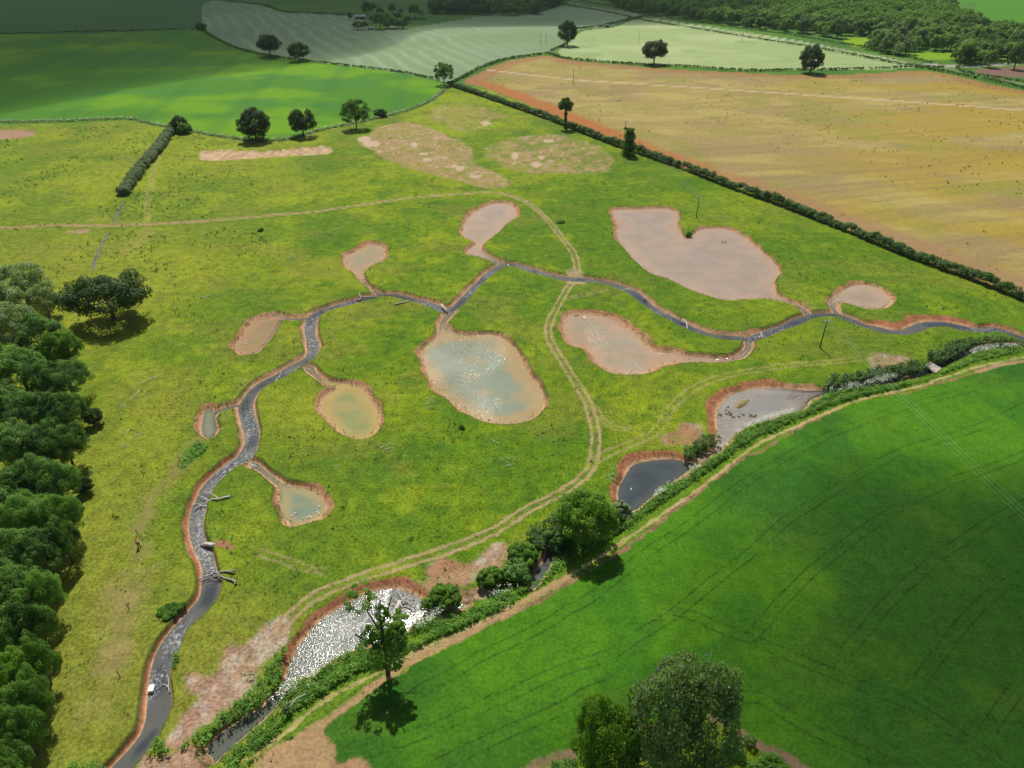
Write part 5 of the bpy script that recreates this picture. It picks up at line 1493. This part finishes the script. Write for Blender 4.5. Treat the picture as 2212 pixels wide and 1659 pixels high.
# ------------------------------------------------------------------ logs, dead trees
def gp(c, r, x, y, z):
    g = G((OX[c] + x * .256, OY[r] + y * .256), z); return [g[0], g[1], z]
def timber(c, r, strands, label, mat=None, name='log', cat='log', group=None):
    """strands: list of (points 'x,y,z ...', radius start, radius end); the first is the trunk, the rest are boughs"""
    m0 = mat or DEAD
    P0 = [gp(c, r, *[float(v) for v in q.split(',')]) for q in strands[0][0].split()]
    org = np.array([P0[0][0], P0[0][1], 0])
    root = empty(name, org) if len(strands) > 1 else None
    for i, (s_, r0, r1) in enumerate(strands):
        P = np.array([gp(c, r, *[float(v) for v in q.split(',')]) for q in s_.split()]) - org
        if len(P) > 2: P = smooth(P, False, 3)
        if len(P) == 2: P = np.array([P[0], P[0] * .5 + P[1] * .5 + [0, 0, .02], P[1]])
        m = MB(); m.tube(P, np.linspace(r0, r1, len(P)), 7)
        o = m.build(name if root is None else ('trunk' if i == 0 else 'bough'), m0, root, True)
        if root is None: root = o; o.location = org
    tag(root, label, cat, group)
    return root
W = '-0.6'
timber(1, 1, [('1185,980,.2 1312,948,.25', .20, .15)], 'straight pale log on the grass below the stream')
timber(1, 1, [('1580,980,.05 1632,1045,-.35', .26, .22)], 'thick white log laid across the stream at the fork')
timber(1, 1, [('890,920,-.3 960,918,-.3 1062,914,-.5', .28, .10), ('890,880,.5 892,925,-.3', .12, .25), ('868,945,-.7 905,935,-.3', .16, .22), ('885,960,-.7 900,920,0', .12, .2), ('912,930,-.6 895,900,0', .1, .15)],
       'uprooted trunk with a dark root plate lying in the stream below the small pond', DEAD_G, 'uprooted_tree')
timber(1, 1, [('545,1020,-.1 600,1030,-.3 650,1052,-.5', .10, .04), ('550,1000,0 620,1000,-.4', .07, .03), ('560,1035,-.2 610,1050,-.5', .07, .03), ('580,1045,-.4 640,1020,-.3', .06, .02), ('570,1010,0 630,1040,-.4', .06, .02)], 'tangle of dead sticks in the bend of the stream', DEAD_G, 'dead_branches', 'branches')
timber(1, 1, [('2138,640,-.3 2166,672,-.5', .15, .12)], 'short pale log at the upper stream junction')
timber(1, 1, [('1908,735,.1 1935,750,-.2 1966,770,-.5', .10, .05), ('1925,745,-.2 1950,738,-.3', .05, .02)], 'forked grey branch over the middle of the straight stream reach', DEAD_G, 'dead_branch', 'branch')
timber(1, 1, [('1760,911,-.5 1820,918,-.4', .09, .06)], 'thin pale log lying across the straight stream reach')
timber(1, 1, [('1818,878,0 1840,905,-.4', .13, .12)], 'short stubby log on the right bank of the straight stream reach')
timber(2, 1, [('900,846,-.4 950,852,-.4 1008,858,-.4', .10, .08), ('1000,845,-.3 1062,873,-.4', .11, .09), ('960,862,-.4 1010,846,-.2', .06, .04)], 'two white logs in the riffle below the ford', None, 'log_jam', 'logs')
timber(2, 1, [('1484,1098,.3 1456,1134,-.5', .15, .13)], 'pale log leaning into the stream, left of the group of four', group='leaning pale logs')
timber(2, 1, [('1490,1106,.2 1474,1140,-.5', .14, .12)], 'pale log leaning into the stream, second from left of the group of four', group='leaning pale logs')
timber(2, 1, [('1494,1120,.1 1482,1145,-.5', .13, .12)], 'short pale log leaning into the stream, third of the group of four', group='leaning pale logs')
timber(2, 1, [('1500,1112,.3 1508,1140,-.1 1516,1190,-.5', .15, .13)], 'longest pale log leaning into the stream, right of the group of four', group='leaning pale logs')
timber(2, 1, [('1828,1232,-.2 1892,1262,-.5', .12, .08)], 'brown log sloping off the bank before the stream junction', DEAD_G)
timber(2, 1, [('2122,1245,-.1 2128,1272,-.5', .11, .1), ('2138,1218,.2 2134,1268,-.4', .1, .08), ('2150,1235,0 2142,1268,-.5', .09, .08)], 'bundle of short pale logs in the stream below the pond outlet', None, 'log_bundle', 'logs')
timber(2, 1, [('1152,918,.1 1156,945,-.4', .28, .24), ('1150,942,-.3 1190,928,-.2', .14, .07)], 'broken tree stump on the far bank of the stream', DEAD_G, 'tree_stump', 'stump')
timber(2, 1, [('556,1070,-.62 600,1070,-.62', .17, .14)], 'white log floating at the top of the long pond')
timber(1, 1, [('170,1640,-.4 210,1590,-.1 232,1545,.3', .12, .05), ('160,1610,-.2 245,1570,0', .07, .03), ('200,1600,-.1 275,1545,.2', .06, .02), ('195,1605,0 185,1650,-.5', .07, .03), ('215,1585,0 240,1625,-.5', .05, .02)], 'white dead branches spread over the stream bend', None, 'dead_branch', 'branch')
timber(0, 2, [('1942,1010,.2 1900,1016,.25 1835,1030,.3 1790,1035,.1 1740,1065,-.2 1690,1085,-.4 1632,1125,-.5', .20, .07), ('1760,1050,0 1720,1020,-.1 1665,998,-.3', .11, .03), ('1835,1022,.2 1790,990,0 1712,964,-.2', .10, .03), ('1700,1080,-.4 1650,1068,-.4 1612,1075,-.4', .06, .02), ('1720,1022,-.1 1705,1005,0', .04, .02), ('1700,1082,-.3 1680,1110,-.5', .05, .02)], 'fallen bare tree lying across the lower stream, upper of two', DEAD, 'fallen_tree', 'fallen tree')
timber(0, 2, [('1805,1425,-.1 1760,1415,-.2 1725,1412,-.3', .42, .34), ('1725,1412,-.3 1688,1420,-.6', .22, .08)], 'thick white broken log on red mud in the lower stream', DEAD, 'broken_log')
timber(0, 2, [('1980,1630,.5 1950,1645,.3 1900,1640,.2 1850,1650,0 1790,1665,-.3 1730,1690,-.3 1680,1712,-.4', .20, .06), ('1990,1735,.3 1960,1715,.3 1900,1700,.1 1860,1680,0 1830,1650,0', .20, .10), ('1850,1650,0 1780,1640,-.2 1740,1620,-.3', .07, .02), ('1840,1660,0 1790,1640,0 1775,1590,.3', .06, .02), ('1800,1650,0 1800,1600,.4', .04, .02),
              ('1840,1680,-.1 1780,1700,-.4 1720,1740,-.6', .07, .02), ('1860,1690,-.1 1790,1730,-.4 1720,1770,-.6', .07, .02), ('1800,1690,-.3 1720,1700,-.5 1700,1750,-.6', .05, .02), ('1990,1735,.3 2000,1720,.7', .15, .04), ('1985,1740,.3 1975,1752,.5', .15, .05), ('1820,1670,-.1 1760,1720,-.4', .05, .02), ('1870,1670,.1 1700,1720,-.5', .06, .02)],
       'big tangled dead tree with pale roots across the lower stream, lower of two', DEAD_G, 'fallen_tree', 'fallen tree')
timber(0, 3, [('1432,1025,-.6 1420,970,-.4 1425,930,-.4 1410,870,-.5', .07, .03), ('1425,972,-.4 1390,955,-.5 1350,950,-.6', .06, .02), ('1420,968,-.4 1385,985,-.6', .04, .02), ('1425,930,-.4 1405,910,-.5', .03, .02)], 'thin white dead branch in the bottom reach of the stream beside the white crate', None, 'dead_branch', 'branch')
timber(1, 3, [('1192,395,-.4 1200,330,-.2 1215,290,-.1 1232,255,-.2', .42, .30), ('1232,260,-.2 1290,220,0 1370,300,-.4', .12, .04), ('1225,270,-.1 1180,215,-.3', .10, .03), ('1240,250,-.1 1300,250,.2 1350,320,-.5', .10, .03), ('1235,265,0 1260,330,0 1290,380,-.5', .10, .03), ('1215,290,0 1160,270,-.5 1090,272,-.6', .07, .03),
              ('1250,240,0 1230,190,-.2 1205,170,-.5', .08, .03), ('1280,225,.1 1330,210,-.2 1370,240,-.6', .07, .02), ('1300,260,.1 1340,300,-.2 1380,300,-.6', .07, .02), ('1270,290,0 1310,310,.3 1370,330,-.6', .07, .02), ('1290,370,-.4 1330,350,-.3 1370,325,-.6', .07, .03), ('1250,330,0 1240,380,-.3', .07, .02),
              ('1260,240,.1 1280,200,-.2 1250,170,-.6', .06, .02), ('1310,240,.1 1340,220,-.1 1350,200,-.6', .06, .02), ('1240,300,.2 1290,290,.4 1340,270,-.1', .08, .03), ('1230,310,.2 1270,340,.2 1320,345,-.5', .07, .02)],
       'large white dead tree lying in the pool beside the red bank', DEAD, 'fallen_tree', 'fallen tree')
timber(1, 3, [('275,1185,.2 310,1140,.9 345,1080,1.2 395,1055,1.2 440,1033,1.1', .09, .05)], 'thin white bent branch over the near river bank', None, 'dead_branch', 'branch')
timber(0, 1, [('1690,925,.1 1740,912,.15 1783,898,.2', .09, .05), ('1740,912,.15 1700,935,.1', .04, .02)], 'pale dead branch on the meadow above the woodland oak', None, 'dead_branch', 'branch')
timber(0, 2, [('1312,20,.1 1300,0,.3 1260,22,.2 1215,45,.2 1155,68,.1', .08, .04)], 'pale dead branch on the left meadow, top one of a scattered string', None, 'dead_branch', 'branch')
timber(0, 2, [('1172,118,.2 1150,150,.1 1110,180,.2 1088,205,.1', .08, .04), ('1120,170,.1 1160,165,.1', .03, .02)], 'pale dead branch on the left meadow, second of a scattered string', None, 'dead_branch', 'branch')
timber(0, 2, [('1068,235,.2 1030,240,.15 980,242,.1', .06, .03), ('1050,240,.1 1060,262,.1', .05, .03), ('1030,240,.1 1015,268,.1', .03, .02)], 'pale dead branch on the left meadow, third of a scattered string', None, 'dead_branch', 'branch')
timber(0, 2, [('1215,470,.1 1160,490,.2 1120,520,.1 1075,550,.1', .06, .03), ('1085,440,.1 1070,490,.1', .05, .02), ('1160,490,.1 1120,470,.1', .03, .02)], 'faint pale twigs lying in the middle of the left meadow', None, 'dead_branch', 'branch')
timber(0, 2, [('1045,600,.1 1035,575,.2 1025,560,.1', .05, .02), ('1040,580,.1 1100,578,.1', .04, .02)], 'tiny pale twigs below the faint ones on the left meadow', None, 'dead_branch', 'branch')
# leaning marker posts with their shadows
for (c_, r_, x0, y0, x1, y1, lb) in ((0, 2, 1213, 838, 1202, 812, 'short dark post in the left meadow above the walker'), (0, 2, 1166, 1335, 1150, 1308, 'short dark post just above the walker'),
                                     (0, 3, 1090, 318, 1075, 294, 'short dark post in the lower left meadow, upper of two'), (0, 3, 1014, 890, 998, 862, 'short dark post in the lower left meadow, lower of two')):
    x, y = G((OX[c_] + x0 * .256, OY[r_] + y0 * .256))
    m = MB(); m.tube([[0, 0, -.2], [-.05, .0, .6], [-.12, .05, 1.25]], [.07, .065, .06], 7)
    o = m.build('marker_post', BARK, None, True); o.location = (x, y, 0)
    tag(o, lb, 'post', 'short marker posts')
# white crate stranded in the stream
x, y = G((OX[0] + 1283 * .256, OY[3] + 1000 * .256), ZW)
root = empty('white_crate', (x, y, ZW), .15)
m = MB(); m.box((0, 0, .18), (.68, .95, .46)); m.build('box', mat_plain('cream_plastic', (.75, .70, .58), .6, .08), root)
m = MB(); m.box((0, 0, .44), (.74, 1.01, .06)); m.build('lid', M_WHITE, root)
tag(root, 'cream white crate stranded in the bottom reach of the stream', 'crate')
# pale edging boards and brushwood of the dam in the bottom left corner
m = MB(); P = np.array([gp(0, 3, 1215, 1555, -.1), gp(0, 3, 1190, 1610, -.15), gp(0, 3, 1165, 1665, -.2), gp(0, 3, 1120, 1760, -.2)])
m.tube(P, .12, 4); tag(m.build('timber_edging', DEAD), 'pale timber edging of the brushwood dam at the bottom left', 'edging')
m = MB()
xx, yy = fill_points(BARS[2], 1.7, z=-.4)
for x, y in zip(xx, yy):
    a_ = rng.normal(.6, .5); L_ = rng.uniform(.3, .9)
    m.tube([[x, y, -.32 + rng.random() * .15], [x + math.cos(a_) * L_, y + math.sin(a_) * L_, -.3 + rng.random() * .2]], [.035, .02], 4, False)
tag(m.build('brushwood', mat_plain('brushwood_sticks', (.40, .31, .24), .9, .3, 1)), 'packed brushwood on the dam at the bottom left', 'brushwood', None, 'stuff')

# ------------------------------------------------------------------ birds
def ball(m, c, r, k=8):
    c = np.array(c, float); r = np.array(r, float)
    n_ = 7; P = []; 
    V = []; F = []
    for i in range(n_):
        th = math.pi * i / (n_ - 1)
        for j in range(k):
            ph = 2 * math.pi * j / k
            V.append(c + r * np.array([math.cos(th), math.sin(th) * math.cos(ph), math.sin(th) * math.sin(ph)]))
    for i in range(n_ - 1):
        for j in range(k):
            F.append([i * k + j, i * k + (j + 1) % k, (i + 1) * k + (j + 1) % k, (i + 1) * k + j])
    m.add(V, F)
M_BIRDW = mat_plain('white_feathers', (.80, .80, .78), .8, .08)
M_BIRDD = mat_plain('dark_feathers', (.05, .045, .04), .8, .2)
M_BEAK = mat_plain('beak', (.5, .25, .05), .6, .1)
def bird_proto(mat, name):
    root = empty(name); root.scale = (.72, .72, .72)
    m = MB(); ball(m, (0, 0, .09), (.30, .14, .12)); m.tube([[.18, 0, .12], [.27, 0, .25], [.30, 0, .36]], [.07, .045, .04], 7); ball(m, (.32, 0, .38), (.075, .055, .055)); m.tube([[-.26, 0, .12], [-.42, 0, .17]], [.07, .02], 6)
    m.build('body', mat, root, True)
    for sy in (.10, -.10):
        w_ = MB(); ball(w_, (-.04, sy, .13), (.24, .05, .08)); w_.build('wing', mat, root, True)
    b = MB(); b.tube([[.38, 0, .375], [.46, 0, .36]], [.025, .01], 5); b.build('beak', M_BEAK, root)
    return root
bw = bird_proto(M_BIRDW, 'waterbird'); used_ = False
for (c_, r_, x, y) in ((1, 2, 320, 1172), (1, 2, 348, 1155), (1, 2, 448, 1190), (1, 2, 462, 1180), (1, 2, 478, 1184), (1, 2, 534, 1140), (1, 2, 545, 1155), (1, 2, 552, 1095)):
    o = copy_tree(bw) if used_ else bw; used_ = True
    p = gp(c_, r_, x, y, ZW); o.location = p; o.rotation_euler = (0, 0, rng.random() * 6.28)
    tag(o, 'white bird resting on the pale green pond at the lower left', 'bird', 'white birds on the pale green pond')
for (c_, r_, x, y, lb) in ((0, 1, 2025, 1305, 'white bird at the left end of the reddish pond'), (0, 1, 2075, 1312, 'white bird in the middle of the reddish pond'), (0, 1, 2096, 1285, 'white bird on the upper part of the reddish pond'),
                       (2, 2, 1040, 950, 'white bird alone on the dark river pool'), (1, 1, 80, 1308, 'white bird near the right bank of the reddish pond')):
    o = copy_tree(bw); p = gp(c_, r_, x, y, ZW); o.location = p; o.rotation_euler = (0, 0, rng.random() * 6.28)
    tag(o, lb, 'bird')
bd = bird_proto(M_BIRDD, 'goose'); bd.scale = (1.2, 1.2, 1.2)
for i, (x, y, lb) in enumerate(((1810, 458, 'left of two dark geese on the heart shaped pond'), (1836, 456, 'right of two dark geese on the heart shaped pond'))):
    o = bd if i == 0 else copy_tree(bd)
    o.location = gp(2, 1, x, y, ZW); o.rotation_euler = (0, 0, 1.9)
    tag(o, lb, 'bird', 'dark geese on the heart shaped pond')

# ------------------------------------------------------------------ the walker
def skin_obj(name, pts, edges, rad, mat, parent, sub=1, root_i=0):
    me = bpy.data.meshes.new(name); me.from_pydata(pts, edges, []); me.update(); me.materials.append(mat)
    o = bpy.data.objects.new(name, me); COL.objects.link(o); o.parent = parent
    sk = o.modifiers.new('skin', 'SKIN'); sk.use_smooth_shade = True
    for i, r in enumerate(rad):
        v = me.skin_vertices[0].data[i]; v.radius = r if isinstance(r, tuple) else (r, r)
        v.use_root = (i == root_i)
    ss_ = o.modifiers.new('sub', 'SUBSURF'); ss_.levels = sub; ss_.render_levels = sub
    return o
def walker():
    x, y = G((301, 1182)); root = empty('person', (x, y, 0), math.radians(150))
    SK = mat_plain('skin', (.55, .36, .27), .6, .05); OR = mat_plain('orange_cloth', (.75, .13, .03), .8, .08)
    BK = mat_plain('black_cloth', (.018, .018, .02), .85, .1); GR = mat_plain('pale_grey_cloth', (.55, .52, .48), .85, .15)
    pts = [(0, 0, .95), (.02, 0, 1.15), (.08, 0, 1.36), (.11, 0, 1.46), (.14, 0, 1.53), (.16, 0, 1.62), (.155, 0, 1.71),
           (.0, .10, .90), (.12, .11, .50), (-.02, .11, .09), (.12, .11, .04), (.0, -.10, .90), (-.02, -.11, .48), (-.26, -.11, .12), (-.13, -.11, .05),
           (.06, .19, 1.38), (-.02, .25, 1.12), (.12, .27, .92), (.16, .27, .86), (.06, -.19, 1.38), (.12, -.25, 1.13), (.30, -.24, 1.00), (.36, -.24, .97)]
    ed = [(0, 1), (1, 2), (2, 3), (3, 4), (4, 5), (5, 6), (0, 7), (7, 8), (8, 9), (9, 10), (0, 11), (11, 12), (12, 13), (13, 14), (2, 15), (15, 16), (16, 17), (17, 18), (2, 19), (19, 20), (20, 21), (21, 22)]
    rad = [.13, .12, .14, .07, .055, .09, .07, .095, .06, .042, .035, .095, .06, .042, .035, .06, .045, .033, .028, .06, .045, .033, .028]
    # five fingers on each hand
    for hi, (hx, hy, hz), dx in ((18, (.16, .27, .86), 0.5), (22, (.36, -.24, .97), 1.0)):
        for k in range(5):
            o_ = (k - 2) * .018
            b0 = len(pts)
            if k < 4:
                pts += [(hx + .035 * dx, hy + o_, hz - .045), (hx + .06 * dx, hy + o_, hz - .085 + .006 * abs(k - 1))]
            else:
                pts += [(hx + .03, hy - .04, hz - .02), (hx + .05, hy - .05, hz - .05)]
            ed += [(hi, b0), (b0, b0 + 1)]; rad += [.010, .008]
    skin_obj('body', pts, ed, rad, SK, root)
    tr = [pts[i] for i in (0, 7, 8, 9, 11, 12, 13)]
    skin_obj('trousers', tr, [(0, 1), (1, 2), (2, 3), (0, 4), (4, 5), (5, 6)], [.155, .115, .085, .07, .115, .085, .07], BK, root)
    jk = [pts[i] for i in (0, 1, 2, 15, 16, 17, 19, 20, 21)]
    skin_obj('jacket', jk, [(0, 1), (1, 2), (2, 3), (3, 4), (4, 5), (2, 6), (6, 7), (7, 8)], [.155, .15, .17, .08, .065, .05, .08, .065, .05], OR, root)
    m = MB(); m.box((-.15, 0, 1.22), (.16, .26, .38), taper=.85); m.build('backpack', GR, root)
    m = MB(); ball(m, (.15, 0, 1.73), (.105, .10, .075)); m.build('cap', OR, root, True)
    m = MB(); ball(m, (.25, 0, 1.60), (.02, .014, .02), 5); m.build('nose', SK, root, True)
    for sy in (-1, 1):
        m = MB(); m.box((.10 if sy > 0 else -.16, sy * .11, .045), (.27, .10, .09), taper=.8); m.build('shoe', BK, root)
    root.scale = (1.08, 1.08, 1.04)
    tag(root, 'person in orange jacket and cap with a pale backpack walking on the left meadow', 'person')
walker()

# ------------------------------------------------------------------ clouds, high above and out of view, that shade the fields
def cloud(shadow_xy, rx, ry, thick, alt, dens, label, seed=1):
    off = SUNV * (alt / SUNV.z)
    import bmesh
    bm = bmesh.new(); bmesh.ops.create_icosphere(bm, subdivisions=5, radius=1.0)
    for v in bm.verts:
        c = v.co.copy(); az = math.atan2(c.y, c.x)
        k = 1 + .16 * math.sin(3 * az + seed) + .12 * math.sin(5 * az + 2.1 * seed) + .08 * math.sin(9 * az + seed * 3.3)
        b = 1 + .10 * math.sin(7 * c.x + seed) * math.sin(6 * c.y + 2 * seed)
        v.co = Vector((c.x * rx * k, c.y * ry * k, c.z * thick * b * (1 if c.z > 0 else .55)))
    me = bpy.data.meshes.new('cloud'); bm.to_mesh(me); bm.free()
    m, nt = mat_new('cloud_mist'); k = NT(nt)
    pv = k.n('ShaderNodeVolumePrincipled'); pv.inputs['Density'].default_value = dens
    pv.inputs['Color'].default_value = (.95, .95, .96, 1); pv.inputs['Anisotropy'].default_value = .4
    o_ = k.n('ShaderNodeOutputMaterial'); k.l(pv.outputs[0], o_.inputs['Volume'])
    me.materials.append(m)
    o = bpy.data.objects.new('cloud', me); COL.objects.link(o)
    o.location = (shadow_xy[0] + off.x, shadow_xy[1] + off.y, alt)
    tag(o, label, None, None, 'structure')
cloud((-450, 1110), 640, 715, 70, 620, .020, 'broad cloud high beyond the far fields', 1)
cloud((130, 66), 112, 50, 36, 420, .019, 'small cloud high over the crop field', 4)

# ------------------------------------------------------------------ the air: a thin even haze round everything below the clouds
HAZE = .000035
m = MB(); m.box((0, 2960, 48), (24000, 6200, 106)); 
hm, nt = mat_new('haze_air'); k = NT(nt)
pv = k.n('ShaderNodeVolumePrincipled'); pv.inputs['Density'].default_value = HAZE
pv.inputs['Color'].default_value = (.78, .88, 1.0, 1); pv.inputs['Anisotropy'].default_value = .2
o_ = k.n('ShaderNodeOutputMaterial'); k.l(pv.outputs[0], o_.inputs['Volume'])
o = m.build('haze', hm); tag(o, 'thin bluish haze over the far fields', None, None, 'stuff')
